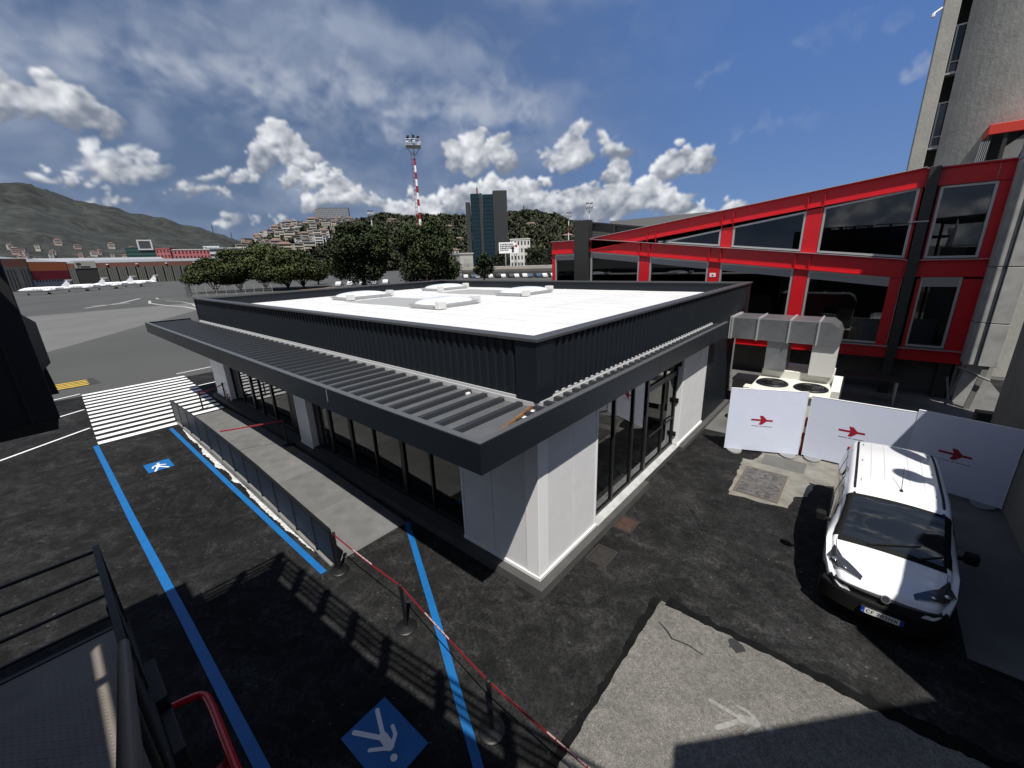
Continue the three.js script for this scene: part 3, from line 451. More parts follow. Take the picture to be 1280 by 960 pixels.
// ================================================================ RED FRAMED TERMINAL WING
{
  const X = 19, lowTop = (z) => z < -10.1 ? 7.30 : z > 4.95 ? 5.68 : 6.12 - .109 * (z - 1.18), upTop = (z) => z > 4.9 ? 9.12 : 9.14 + .148 * (z - 4.7);
  const W = thing('terminal_wing', 'two-storey terminal wing framed in red steel beams with big dark windows', 'building');
  const redM = new THREE.MeshPhysicalMaterial({ color: lin(.54, .005, .012), roughness: .42, map: tint(256, [.95, .95, .95], .10, 8, 6, .6) });
  // sloping beams as I-sections: web, top and bottom flange
  function ibeam(z0, z1, f, h, name = 'beam') {
    const g = new THREE.Group(); g.name = name; W.add(g);
    const q = (a, b, x0, x1) => quadPrism([[x0, f(z0) + a, z0], [x0, f(z1) + a, z1], [x0, f(z1) + b, z1], [x0, f(z0) + b, z0]], [x1 - x0, 0, 0]);
    mesh('web', q(-h + .05, -.04, X, X + .12), redM, g); mesh('flange', q(-.04, 0, X - .16, X + .2), redM, g); mesh('flange', q(-h, -h + .05, X - .10, X + .2), redM, g);
    mesh('cover_strip', q(0, .022, X - .18, X + .25), M.alu, g);
    return g;
  }
  ibeam(-13.06, -11.15, () => 7.32, .8); ibeam(-10.05, 4.9, lowTop, .74); ibeam(4.905, 7.28, () => 5.68, .66);
  ibeam(-10.0, 4.9, (z) => Math.max(upTop(z), lowTop(z) + .03), .70, 'roof_beam'); ibeam(4.905, 7.28, () => 9.12, .66, 'roof_beam');
  ibeam(-13, 7.28, () => 2.05, .5, 'sill_beam');
  // stiffeners and posts
  const posts = [[-13.06, -12.85, 7.3], [-6.72, -6.12, 0], [-2.82, -2.26, 0], [1.06, 1.62, 0], [4.55, 4.92, 0], [5.40, 5.52, 0], [6.72, 7.28, 0]];
  for (const [a, b] of posts) {
    const c = (a + b) / 2, ly = a < -12 ? 6.52 : lowTop(c) - .74;
    mesh('post', bx(X + .005, X + .16, 2.05, ly, a, b), redM, W);
    for (const z of [a, b]) if (z > -12 && z < 4) mesh('stiffener', bx(X - .1, X, ly, lowTop(z) - .04, z - .012, z + .012), redM, W);
  }
  const ups = [[-6.3, -5.8], [-2.36, -1.83], [1.20, 1.80], [4.85, 4.92], [5.38, 5.42], [6.95, 7.28]];
  for (const [a, b] of ups) { const c = (a + b) / 2; if (upTop(c) - .7 - lowTop(c) > .1) mesh('post', quadPrism([[X + .005, lowTop(a), a], [X + .005, lowTop(b), b], [X + .005, upTop(b) - .66, b], [X + .005, upTop(a) - .66, a]], [.16, 0, 0]), redM, W); for (const z of [a, b]) if (z < 4) mesh('stiffener', bx(X - .1, X, upTop(z) - .66, upTop(z) - .04, z - .012, z + .012), redM, W); }
  mesh('end_rivets', (() => { const g = []; for (let i = 0; i < 9; i++) g.push(new THREE.SphereGeometry(.022, 6, 5).translate(X - .01, 8.48 + i * .065, 6.86)); return g; })(), M.alu, W);
  // windows: aluminium frame, roller-blind box on the lower row, pane
  function win(z0, z1, yb0, yb1, yt0, yt1, blind) {
    const w = new THREE.Group(); w.name = 'window'; W.add(w); const t = .085, x = X + .02;
    const P = (z, y, xx = x) => [xx, y, z];
    mesh('frame', [quadPrism([P(z0, yb0), P(z1, yb1), P(z1, yb1 + t), P(z0, yb0 + t)], [.14, 0, 0]), quadPrism([P(z0, yt0 - t), P(z1, yt1 - t), P(z1, yt1), P(z0, yt0)], [.14, 0, 0]), quadPrism([P(z0, yb0 + t), P(z0 + t, yb0 + t), P(z0 + t, yt0 - t), P(z0, yt0 - t)], [.139, 0, 0]), quadPrism([P(z1 - t, yb1 + t), P(z1, yb1 + t), P(z1, yt1 - t), P(z1 - t, yt1 - t)], [.139, 0, 0])], M.alu, w);
    if (blind) mesh('blind_box', quadPrism([[x + .02, yt0 - t - .30, z0 + t], [x + .02, yt1 - t - .30, z1 - t], [x + .02, yt1 - t, z1 - t], [x + .02, yt0 - t, z0 + t]], [.1, 0, 0]), std([.30, .30, .295], .5, { metalness: .3 }), w);
    mesh('pane', quadPrism([[x + .09, yb0 + t, z0 + t], [x + .09, yb1 + t, z1 - t], [x + .09, yt1 - t, z1 - t], [x + .09, yt0 - t, z0 + t]], [.008, 0, 0]), M.glass, w);
  }
  const lw = [[-12.82, -11.15, 1], [-10.05, -6.75, 1], [-6.1, -2.84, 1], [-2.24, 1.04, 1], [1.64, 4.94, 1], [5.50, 6.70, 1]];
  for (const [a, b] of lw) { const f = a < -12 ? () => 6.5 : (z) => lowTop(z) - (z > 4.95 ? .67 : .75); win(a, b, 2.12, 2.12, f(a), f(Math.min(b, a < 5 ? 4.94 : 9)), true); }
  for (const [a, b] of [[-5.75, -2.38], [-1.82, 1.19], [1.82, 4.84], [5.43, 6.94]]) { const hi = (z) => upTop(z) - .68; win(a, b, lowTop(a) + .06, lowTop(Math.min(b, a < 5 ? 4.9 : 9)) + .06, hi(a), hi(b), false); }
  // dark pillars that run up in front of the wing
  mesh('dark_pillar', [rbx(X - .3, X + .2, 0, 9.16, 4.97, 5.3, .02)], M.darkSteel, W);
  mesh('dark_pillar', [rbx(X - .25, X + .3, 0, 8.5, -11.12, -10.12, .02)], M.darkSteel, W);
  mesh('pillar_clamp', bx(X - .34, X - .02, 7.15, 7.19, 4.7, 5.3), M.alu, W);
  // louvred steel box on the low end of the roof
  { const b = new THREE.Group(); b.name = 'roof_screen'; W.add(b); const f = (z) => 8.58 - .15 * (z + 11.4);
    mesh('rail', quadPrism([[20, f(-11.4) - .1, -11.4], [20, f(-6.6) - .1, -6.6], [20, f(-6.6), -6.6], [20, f(-11.4), -11.4]], [.4, 0, 0]), M.darkSteel, b);
    for (const z of [-11.3, -10.7, -9.0, -6.95, -6.62]) mesh('stanchion', bx(20.0, 20.2, 7.0, f(z) - .1, z - .09, z + .09), M.darkSteel, b);
    for (const [a, c] of [[-11.2, -10.8], [-10.6, -9.1], [-8.9, -7.05]]) mesh('sheet', quadPrism([[20.15, 6.9, a], [20.15, 6.9, c], [20.15, f(c) - .1, c], [20.15, f(a) - .1, a]], [.06, 0, 0]), std([.07, .07, .068], .6), b);
  }
  // body: floors, back, roof, so that the glass looks into dim rooms
  mesh('floor', [bx(X + .2, 27, 1.55, 1.7, -13, 7.2), quadPrism([[X + .2, lowTop(-10) - .5, -10], [27, lowTop(-10) - .5, -10], [27, lowTop(4.9) - .5, 4.9], [X + .2, lowTop(4.9) - .5, 4.9]], [0, .3, 0]), bx(X + .2, 27, 5.2, 5.5, 4.9, 7.2)], std([.05, .05, .05], .6), W);
  mesh('back_wall', [bx(27, 27.2, 0, 9, -13, 7.2), bx(X + .2, 27, 0, 7.2, -13.1, -12.95), bx(X + .2, 27, 0, 9, 7.2, 7.3)], M.room, W);
  mesh('roof', [quadPrism([[X + .13, upTop(-10) - .2, -10], [27, upTop(-10) - .2, -10], [27, upTop(4.9) - .1, 4.9], [X + .13, upTop(4.9) - .1, 4.9]], [0, .06, 0]), bx(X + .13, 27, 9.0, 9.06, 4.9, 7.28), bx(X + .13, 27, 7.1, 7.2, -13, -9.9)], M.room, W);
  mesh('undercroft_wall', bx(X + .9, X + 1.1, 0, 1.55, -13, 7.2), M.concreteDark, W);
  for (const z of [-6.6, 1.1, 6.7]) mesh('undercroft_pier', bx(X + .1, X + .5, 0, 1.55, z, z + .4), M.darkSteel, W);
  for (let i = 0; i < 5; i++) mesh('desk', [rbx(22, 23.4, 2.4, 2.46, -9 + i * 3.2, -7.4 + i * 3.2, .01), bx(22.1, 22.2, 1.7, 2.4, -8.9 + i * 3.2, -8.8 + i * 3.2)], std([.3, .28, .25], .6), W);
  // sticker on a post
  mesh('notice', bx(X - .012, X - .002, 5.02, 5.22, -2.72, -2.42), M.white, W); mesh('notice_mark', bx(X - .016, X - .012, 5.06, 5.15, -2.62, -2.52), M.red, W);
}

// ================================================================ TOWER, PILLAR AND WALL AT THE RIGHT
{
  const con = std([1, 1, 1], .92, { map: tint(1024, [.31, .305, .275], .16, 8, 8, .22, .07), bumpMap: tex(256, (x, y) => { const v = 255 * (fbm(x * 24, y * 12, 4, 12) * .7 + .3 * fbm(x * 64, y * 64, 2, 64)); return [v, v, v]; }, { srgb: false, repeat: .5 }), bumpScale: .012 });
  const T = thing('stair_tower', 'tall rough concrete tower with a curved shaft and dark window slot behind the red wing', 'tower');
  mesh('curved_shaft', slab((() => { const o = [], q = []; for (let i = 0; i <= 40; i++) { const a = (-136.7 - i / 40 * 150) * DEG; o.push([29.64 + 5 * Math.cos(a), 8.8 + 5 * Math.sin(a)]); q.push([29.64 + 4.65 * Math.cos(a), 8.8 + 4.65 * Math.sin(a)]); } return o.concat(q.reverse()); })(), 0, 26), con, T);
  mesh('slot_return', bx(26.3, 28.6, 0, 26, 5.44, 5.7), con, T); mesh('top_slab', bx(26.2, 33, 26, 26.3, 4.42, 13), con, T); mesh('rear_wall', bx(28.6, 28.8, 0, 26, 4.42, 13), con, T);
  mesh('fin', [rbx(26, 28.4, 0, 26, 4.42, 5.0, .03)], con, T);
  mesh('slot_back', bx(28.2, 28.4, 0, 26, 5.0, 5.44), con, T);
  for (const [y0, y1] of [[11.0, 13.0], [14.2, 16.2], [17.4, 19.4], [20.6, 22.6]]) {
    const w = new THREE.Group(); w.name = 'window'; T.add(w);
    mesh('frame', [bx(26.5, 26.6, y0, y0 + .07, 5.0, 5.42), bx(26.5, 26.6, y1 - .07, y1, 5.0, 5.42), bx(26.5, 26.6, y0 + .07, y1 - .07, 5.06, 5.12), bx(26.5, 26.6, y0 + .45, y0 + .5, 5.12, 5.42)], M.alu, w);
    mesh('pane', bx(26.58, 26.59, y0 + .07, y1 - .07, 5.12, 5.45), M.glass, w); mesh('sill', bx(26.15, 26.6, y0 - .12, y0 - .06, 4.99, 5.4), M.alu, w);
  }
  mesh('bracket_lamp', [bar([26.1, 16.95, 4.42], [26.0, 16.75, 4.12], .05), rbx(25.9, 26.1, 16.6, 16.75, 4.05, 4.18, .03)], M.white, T);
  const B = thing('rooftop_cabin', 'small red-topped cabin with grey panels on the roof against the tower', 'cabin');
  mesh('band', rbx(23.6, 25.2, 10.75, 11.15, 6.75, 9.2, .02), new THREE.MeshStandardMaterial({ color: lin(.50, .035, .02), roughness: .5 }), B);
  mesh('frame', [bx(23.7, 25, 9.1, 10.75, 6.82, 6.9), bx(23.68, 23.8, 9.1, 10.75, 7.25, 7.38), bx(23.68, 23.8, 9.1, 10.75, 8.0, 8.15)], M.darkSteel, B);
  mesh('panel', quadPrism([[23.72, 9.1, 7.38], [23.72, 9.1, 7.75], [23.72, 10.75, 7.99], [23.72, 10.2, 7.38]], [.05, 0, 0]), M.concrete, B);
  mesh('glass', bx(23.76, 23.78, 9.1, 10.75, 6.9, 9.1), M.glass, B);
  mesh('grille', (() => { const g = []; for (let i = 0; i < 5; i++) g.push(bar([23.6, 9.1, 6.55 + i * .06], [23.6, 10.5, 6.62 + i * .06], .014, 5)); return g; })(), M.alu, B);
  mesh('core', bx(24.3, 25, 9.1, 10.75, 6.95, 9.1), M.room, B);
  mesh('handrail', [bar([23.4, 9.35, 6.6], [23.4, 9.8, 8.6], .02, 6), bar([23.4, 9.1, 8.3], [23.4, 10.4, 8.3], .02, 6)], M.alu, B);

  const P = thing('concrete_pillar', 'wide grey concrete pillar with cast joints at the end of the red wing', 'pillar');
  const pilM = std([1, 1, 1], .9, { map: tint(512, [.30, .295, .28], .3, 8, 7, .35, .12), bumpMap: grainT, bumpScale: .003 });
  for (const [y0, y1] of [[1.75, 3.36], [3.385, 5.4], [5.425, 9.0], [9.025, 13]]) { mesh('block', rbx(18.0, 18.8, y0, y1, 7.22, 7.58, .02), pilM, P); mesh('block', rbx(17.9, 18.8, y0, y1, 7.6, 8.1, .02), pilM, P); }
  mesh('foot_frame', [beam([18.0, 0, 7.05], [18.0, 1.75, 7.3], .08, .08, [1, 0, 0]), beam([18.0, 0, 7.65], [18.0, 1.75, 7.85], .16, .1, [1, 0, 0]), bar([17.8, 1.65, 7.1], [17.8, 1.25, 8.0], .04), bar([17.9, 1.2, 6.9], [17.9, .2, 7.1], .035)], M.concrete, P);
  mesh('dark_back', bx(18.9, 19.6, 0, 13, 7.35, 8.2), pilM, P);

  const Wl = thing('boundary_building', 'tall stained concrete wall beside the white van', 'wall');
  mesh('wall', rbx(.51, 12.3, 0, 6.12, 7.3, 13, .03), std([1, 1, 1], .95, { map: tint(1024, [.14, .137, .122], .38, 8, 8, .16, .15), bumpMap: grainT, bumpScale: .004 }), Wl);
  mesh('side_cabinet', [rbx(12.32, 12.7, 0, 1.45, 7.0, 7.7, .02)], M.darkSteel, Wl);
  mesh('cable', [bar([12.0, 1.05, 7.27], [10.2, 1.35, 7.27], .012, 6)], M.black, Wl);
  const blk = thing('service_block', 'tall dark concrete service block rising behind the stained wall', 'building'); mesh('wall', rbx(12.6, 16.5, 0, 16, 8.25, 9.2, .03), M.concreteDark, blk); mesh('coping', rbx(12.5, 16.6, 16, 16.3, 8.15, 9.3, .03), M.concrete, blk);
  const d = thing('dish_antenna', 'oval dish antenna standing on the tall concrete wall', 'antenna', [4.83, 6.12, 7.4]);
  mesh('dish', new THREE.SphereGeometry(1, 24, 16).scale(.3, .82, .08).translate(0, .80, 0), M.white, d); mesh('mast', bar([0, 0, .05], [0, .5, .05], .03), M.alu, d);
  const l = thing('globe_lamp', 'round lamp on a tapered neck standing on the tall concrete wall', 'lamp', [3.75, 6.12, 7.4]);
  mesh('globe', new THREE.SphereGeometry(.24, 20, 14).scale(1, 1.25, 1).translate(-.2, 1.0, 0), M.white, l); mesh('neck', bar([.1, 0, 0], [-.15, .85, 0], .2, 12, .08), M.alu, l);
}
// shade roof over the passage behind (outside the picture, its shadow crosses the slab)
{
  const r = thing('passage_roof', 'flat dark passage roof on slim posts behind the viewpoint', 'roof');
  mesh('roof_slab', slab([[-3.91, 6.44], [-.95, 9.13], [6.5, 15.9], [-3, 18], [-12, 8.6]], 8, 8.25), M.concreteDark, r);
  for (const [x, z] of [[-3.6, 7.4], [-1.2, 9.8], [-4.5, 13]]) mesh('post', bar([x, 0, z], [x, 8, z], .09, 12), M.darkSteel, r);
}

// ================================================================ AIR HANDLING UNIT AND ITS DUCT
{
  const U = thing('air_unit', 'white air conditioning unit with two roof fans under a metal duct', 'air conditioner', [0, 0, 0]);
  const cream = std([.66, .65, .60], .5, { map: tint(256, [.95, .95, .93], .08, 8, 6, .8, .05) });
  mesh('cabinet', [rbx(10.9, 14.2, .25, 1.52, 1.32, 3.5, .02)], cream, U);
  mesh('fan_deck', [rbx(10.8, 12.75, 1.52, 1.6, 1.26, 3.56, .015)], cream, U);
  mesh('upper_cabinet', [rbx(12.75, 14.2, 1.52, 1.9, 1.3, 3.5, .02)], cream, U);
  mesh('base_rail', [bx(10.9, 14.2, 0, .25, 1.4, 1.55), bx(10.9, 14.2, 0, .25, 3.3, 3.45)], M.galv, U);
  mesh('side_bracket', [rbx(11.2, 11.6, 1.2, 1.5, 1.0, 1.3, .02), quadPrism([[12.0, 1.0, 3.52], [12.9, 1.0, 3.52], [12.9, 1.9, 3.52], [12.0, 1.55, 3.52]], [0, 0, .25])], cream, U);
  for (const z of [1.82, 2.98]) {
    const f = new THREE.Group(); f.name = 'fan'; U.add(f);
    mesh('ring', new THREE.TorusGeometry(.46, .05, 10, 40).rotateX(Math.PI / 2).translate(11.75, 1.62, z), M.blackSteel, f);
    mesh('well', new THREE.CylinderGeometry(.45, .45, .012, 36).translate(11.75, 1.608, z), M.black, f);
    const bl = []; for (let k = 0; k < 5; k++) { const g = new THREE.BoxGeometry(.3, .012, .16).rotateX(.4).translate(.22, .05, 0).rotateY(k / 5 * 6.283); bl.push(g.translate(11.75, 1.62, z)); } mesh('blade', bl, M.darkSteel, f);
    const gr = []; for (const r of [.12, .22, .32, .42]) gr.push(new THREE.TorusGeometry(r, .008, 5, 30).rotateX(Math.PI / 2).translate(11.75, 1.69, z)); mesh('guard', gr, M.blackSteel, f);
  }
  const D = thing('metal_duct', 'jointed galvanised duct running from the pavilion wall to the white air unit', 'duct');
  const y0 = 3.02, y1 = 3.82;
  const segs = [[.05, 1.0], [1.0, 2.0], [2.0, 2.85]];
  for (const [a, b] of segs) mesh('duct_section', [rbx(12.45, 14.0, y0, y1, a + .006, b - .006, .01, 1)], M.galv, D);
  for (const z of [.05, .12, 1.0, 2.0, 2.85]) mesh('flange', [bx(12.40, 14.05, y1, y1 + .035, z - .022, z + .022), bx(12.40, 12.45, y0 - .02, y1, z - .022, z + .022)], std([.62, .62, .62], .4, { metalness: .6 }), D);
  mesh('elbow', (() => { const s = new THREE.Shape(); s.moveTo(2.85, y0); s.lineTo(2.85, y1); s.lineTo(3.18, y1); s.lineTo(3.40, y1 - .17); s.lineTo(3.50, y1 - .4); s.lineTo(3.50, y0); s.closePath(); const g = new THREE.ExtrudeGeometry(s, { depth: 1.55, bevelEnabled: false }); g.rotateY(-Math.PI / 2).translate(14.0, 0, 0); return uvM(g); })(), M.galv, D);
  mesh('drop', [rbx(12.55, 13.5, 1.88, y0 + .02, 1.36, 2.04, .01, 1)], M.galv, D); mesh('drop', [rbx(12.55, 13.5, 1.88, y0 + .02, 2.76, 3.48, .01, 1)], std([.60, .59, .55], .5), D);
}

// ================================================================ WHITE PRINTED PANELS
{
  function panel(label, a, b, h, withDot) {
    const dx = b[0] - a[0], dz = b[1] - a[1], L = Math.hypot(dx, dz), o = thing('printed_panel', label, 'panel', [a[0], 0, a[1]], Math.atan2(-dz, dx), 'white hoarding panels');
    const g = rbx(0, L, .05, h, -.025, .025, .008); mesh('board', g, std([.66, .70, .83], .45, { map: tint(256, [.96, .96, .97], .03, 8, 5, .5) }), o);
    mesh('edge', [rbx(-.012, .002, .04, h + .01, -.03, .03, .004), rbx(L - .002, L + .012, .04, h + .01, -.03, .03, .004), rbx(.002, L - .002, h, h + .012, -.03, .03, .004)], M.whiteTrim, o);
    for (const x of [.28, L - .28]) { const f = mesh('foot', (() => { const s = new THREE.Shape(); s.absellipse(0, 0, .22, .32, 0, Math.PI * 2); return uvM(new THREE.ExtrudeGeometry(s, { depth: .045, bevelEnabled: true, bevelSize: .008, bevelThickness: .006, bevelSegments: 1, curveSegments: 16 }).rotateX(-Math.PI / 2).translate(x, .008, 0)); })(), std([.20, .20, .20], .6), o); }
    // red aeroplane-arrow, with the small line of lettering under it (too small to read in the picture)
    const cx = L * .46, cy = 1.12, w = .30; const s = new THREE.Shape([[-w, -.028], [-w, .028], [-.03, .03], [-.075, .15], [.02, .15], [.13, .03], [w, .028], [w, -.028], [.13, -.03], [.02, -.15], [-.075, -.15], [-.03, -.03]].map(([x, y]) => new THREE.Vector2(x, y)));
    mesh('arrow_print', uvM(new THREE.ShapeGeometry(s).rotateY(Math.PI).translate(L - cx, cy, -.0285).scale(1, 1, 1)), new THREE.MeshStandardMaterial({ color: lin(.30, .004, .022), roughness: .6, side: THREE.DoubleSide }), o);
    const t = []; const r = mulberry(3); for (let x = -w; x < w - .02;) { const q = .012 + r() * .02; t.push(bx(L - cx + x, L - cx + x + q, cy - .215, cy - .195, -.029, -.0275)); x += q + .008 + (r() > .8 ? .02 : 0); } mesh('lettering', t, std(.12, .7), o);
    return o;
  }
  panel('single white panel with red arrow, standing apart nearest the pavilion', [9.43, 3.09], [8.64, 1.17], 2.12);
  panel('white panel with red arrow partly hidden behind the white van', [9.45, 5.5], [9.52, 3.2], 2.0);
  panel('white panel with red arrow meeting the tall concrete wall', [8.97, 7.28], [9.44, 5.51], 2.08);
  const b = thing('striped_post', 'red and white striped post behind the gap between two white panels', 'post', [9.75, 0, 3.2]);
  mesh('band', rbx(-.12, .12, 0, .75, -.08, .08, .01), M.redDark, b); mesh('band', rbx(-.12, .12, .75, .95, -.08, .08, .01), M.white, b); mesh('band', rbx(-.12, .12, .95, 1.2, -.08, .08, .01), M.redDark, b);
  const c = thing('steel_frame_stand', 'thin dark steel frame stand in the shade under the red wing', 'stand', [17.2, 0, 4.6]);
  mesh('top', rbx(-.5, .5, 1.0, 1.06, -.9, .9, .01), M.darkSteel, c); for (const [x, z] of [[-.45, -.85], [.45, -.85], [-.45, .85], [.45, .85]]) mesh('leg', bar([x, 0, z], [x, 1, z], .03), M.alu, c);
  const k = thing('yard_box', 'small beige box beside the air unit', 'box', [14.3, 0, .55]); mesh('body', rbx(-.5, .5, .02, 1.0, -.45, .35, .02), std([.35, .32, .26], .8), k); mesh('lid', rbx(-.53, .53, 1.0, 1.05, -.48, .38, .01), std([.4, .37, .3], .8), k);
}

// ================================================================ WHITE VAN
{
  const VX = 2.68, VZ = 5.0, L = 4.57;
  const van = thing('white_van', 'white compact panel van with black bumper parked by the white panels', 'van', [VX, 0, VZ]);
  const paint = new THREE.MeshPhysicalMaterial({ color: lin(.76, .76, .77), roughness: .35, clearcoat: 1, clearcoatRoughness: .04 });
  const glass = new THREE.MeshPhysicalMaterial({ color: lin(.012, .014, .016), roughness: .03, clearcoat: 1, clearcoatRoughness: .02, ior: 1.6 });
  const plastic = new THREE.MeshPhysicalMaterial({ color: lin(.008, .008, .0085), roughness: .8, specularIntensity: .4 });
  const key = (t, xs, ys) => { if (t <= xs[0]) return ys[0]; for (let i = 0; i + 1 < xs.length; i++) if (t <= xs[i + 1]) { const u = (t - xs[i]) / (xs[i + 1] - xs[i]); const s = u * u * (3 - 2 * u); return mix(ys[i], ys[i + 1], mix(u, s, .35)); } return ys[ys.length - 1]; };
  // profiles along the length s (0 nose .. L tail)
  const top = (s) => key(s, [0, .03, .12, .4, .86, .96, 1.44, 1.62, 2.1, 3.6, 4.3, 4.5, 4.57], [.62, .79, .88, .985, 1.085, 1.13, 1.70, 1.81, 1.86, 1.865, 1.82, 1.70, 1.3]);
  const wTop = (s) => key(s, [0, .10, .4, .9, 1.44, 1.8, 4.1, 4.57], [.36, .52, .63, .69, .62, .64, .65, .60]);
  const wBelt = (s) => key(s, [0, .08, .24, .5, .9, 1.6, 4.15, 4.45, 4.57], [.50, .66, .76, .835, .875, .895, .895, .87, .80]);
  const belt = (s) => key(s, [0, .1, .4, .9, 1.2, 4.3, 4.57], [.55, .68, .85, 1.0, 1.04, 1.06, 1.0]);
  const low = (s) => key(s, [0, .15, 4.4, 4.57], [.42, .30, .30, .40]);
  // section: t=0 centre top .. 1 sill; sgn picks the side
  function S(s, t, sgn, off = 0) {
    const H = top(s), wt = wTop(s), wb = wBelt(s), hb = belt(s), lo = low(s); let y, z;
    const crown = .035 * (H > 1.3 ? 1 : .9);
    if (t < .4) { const u = t / .4; z = wt * u; y = H - crown * u * u; }
    else if (t < .52) { const u = (t - .4) / .12; const zz = wt + (H > 1.35 ? .085 : .10), yy = H - crown - (H > 1.35 ? .10 : Math.min(.09, (H - hb) * .6)); const a = u * Math.PI / 2; z = wt + (zz - wt) * Math.sin(a); y = H - crown - (H - crown - yy) * (1 - Math.cos(a)); }
    else if (t < .76) { const u = (t - .52) / .24, zz = wt + (H > 1.35 ? .085 : .10), yy = H - crown - (H > 1.35 ? .10 : Math.min(.09, (H - hb) * .6)); z = mix(zz, wb, u) + .02 * Math.sin(u * Math.PI); y = mix(yy, hb, u); }
    else { const u = (t - .76) / .24; z = wb - .05 * u * u + .012 * Math.sin(u * Math.PI); y = mix(hb, lo, u); }
    return V(s, y, sgn * Math.max(0, z));
  }
  function N(s, t, sgn) { const e = .004, a = S(Math.min(L, s + e), t, sgn).sub(S(Math.max(0, s - e), t, sgn)), b = S(s, Math.min(1, t + e), sgn).sub(S(s, Math.max(0, t - e), sgn)); const n = a.cross(b).multiplyScalar(sgn > 0 ? -1 : 1).normalize(); if (n.dot(S(s, t, sgn).sub(V(s, .7, 0))) < 0) n.negate(); return n; }
  function patch(ss, ts, sgn, off, keep = () => true) {
    const P = [], I = []; const n = ts.length; for (const s of ss) for (const t of ts) P.push(S(s, t, sgn).addScaledVector(off ? N(s, t, sgn) : V(0, 0, 0), off));
    for (let i = 0; i + 1 < ss.length; i++) for (let j = 0; j + 1 < n; j++) { if (!keep((ss[i] + ss[i + 1]) / 2, (ts[j] + ts[j + 1]) / 2)) continue; const a = i * n + j, b = a + 1, c = a + n, d = c + 1; if (sgn > 0) I.push(a, b, c, b, d, c); else I.push(a, c, b, b, c, d); }
    const g = new THREE.BufferGeometry().setFromPoints(P); g.setIndex(I); g.computeVertexNormals(); g.setAttribute('uv', new THREE.BufferAttribute(new Float32Array(P.length * 2), 2)); return g;
  }
  const rng = (a, b, n) => Array.from({ length: n + 1 }, (_, i) => mix(a, b, i / n));
  const ss = [0, .015, .03, .06, .09, .12, .18, .25, .32, .4, .5, .6, .7, .8, .86, .9, .93, .96, 1.02, 1.1, 1.2, 1.3, 1.38, 1.44, 1.5, 1.56, 1.62, 1.8, 2.0, ...rng(2.2, 4.0, 10), 4.1, 4.2, 4.3, 4.38, 4.44, 4.5, 4.54, 4.57], ts = [...rng(0, .4, 10), .43, .46, .49, .52, ...rng(.56, .76, 5), ...rng(.79, 1, 7)];
  const arch = (s, t) => { const p = S(s, t, 1); return Math.hypot(s - .80, p.y - .30) > .36 && Math.hypot(s - 3.62, p.y - .30) > .36; };
  const cap = (s) => { const sh = []; for (const sg of [1, -1]) { const col = ts.map((t) => S(s, t, sg)); const c = V(s, .8, 0); for (let j = 0; j + 1 < col.length; j++) sh.push(c, col[j], col[j + 1]); } const g = new THREE.BufferGeometry().setFromPoints(sh); g.computeVertexNormals(); g.setAttribute('uv', new THREE.BufferAttribute(new Float32Array(sh.length * 2), 2)); return g; };
  const whole = (g) => mergeVertices(mergeGeometries(g.map((q) => { q.deleteAttribute('uv'); return q; })), 1e-4);
  { const g = whole([patch(ss, ts, 1, 0, arch), patch(ss, ts, -1, 0, arch)]); g.computeVertexNormals(); mesh('body', g, paint, van); }
  mesh('tailgate', cap(L), paint, van);
  mesh('underbody', [bx(.25, L - .2, .22, .34, -.8, .8), bx(.42, 1.2, .3, .75, -.82, .82), bx(3.2, 4.05, .3, .75, -.82, .82)], M.black, van);
  // black bumper and grille wrapped round the nose
  const nose = (z, o) => o + .29 * Math.pow(Math.abs(z) / .84, 3.1);
  function noseBand(y0, y1, o, zm, back, bev) { const s = new THREE.Shape(), n = 28; for (let i = 0; i <= n; i++) { const z = mix(-zm, zm, i / n); i ? s.lineTo(nose(z, o), z) : s.moveTo(nose(z, o), z); } for (let i = n; i >= 0; i--) { const z = mix(-zm, zm, i / n); s.lineTo(nose(z, o) + back, z * .97); } s.closePath(); return uvM(new THREE.ExtrudeGeometry(s, { depth: y1 - y0 - bev * 2, bevelEnabled: bev > 0, bevelSize: bev, bevelThickness: bev, bevelSegments: 3 }).rotateX(Math.PI / 2).translate(0, y1 - bev, 0)); }
  mesh('front_bumper', [noseBand(.30, .66, -.02, .78, .22, .05)], plastic, van);
  mesh('bumper_corner', [patch(rng(.02, .5, 8), rng(.80, 1, 5), 1, .012), patch(rng(.02, .5, 8), rng(.80, 1, 5), -1, .012), patch(rng(.0, .20, 8), rng(.60, .81, 6), 1, .010), patch(rng(.0, .20, 8), rng(.60, .81, 6), -1, .010)], plastic, van);
  mesh('grille', [noseBand(.66, .745, -.022, .74, .14, .0)], M.black, van);
  mesh('grille_lip', [noseBand(.745, .775, -.030, .66, .10, .008)], std([.04, .04, .042], .3, { metalness: .4 }), van);
  mesh('nose_cap', cap(.02), M.black, van);
  { const e = mesh('emblem', new THREE.CylinderGeometry(.062, .062, .03, 28).rotateZ(Math.PI / 2 - .35).translate(-.035, .785, 0), std([.40, .40, .41], .3, { metalness: .8 }), van); mesh('emblem_face', new THREE.CylinderGeometry(.047, .047, .036, 28).rotateZ(Math.PI / 2 - .35).translate(-.037, .787, 0), std([.03, .03, .035], .4), e); }
  // windscreen with black surround, wipers
  const wsS = rng(.96, 1.50, 10), wsT = rng(0, .395, 10);
  mesh('windscreen', [patch(wsS, wsT, 1, .010), patch(wsS, wsT, -1, .010)].map((g) => g), glass, van);
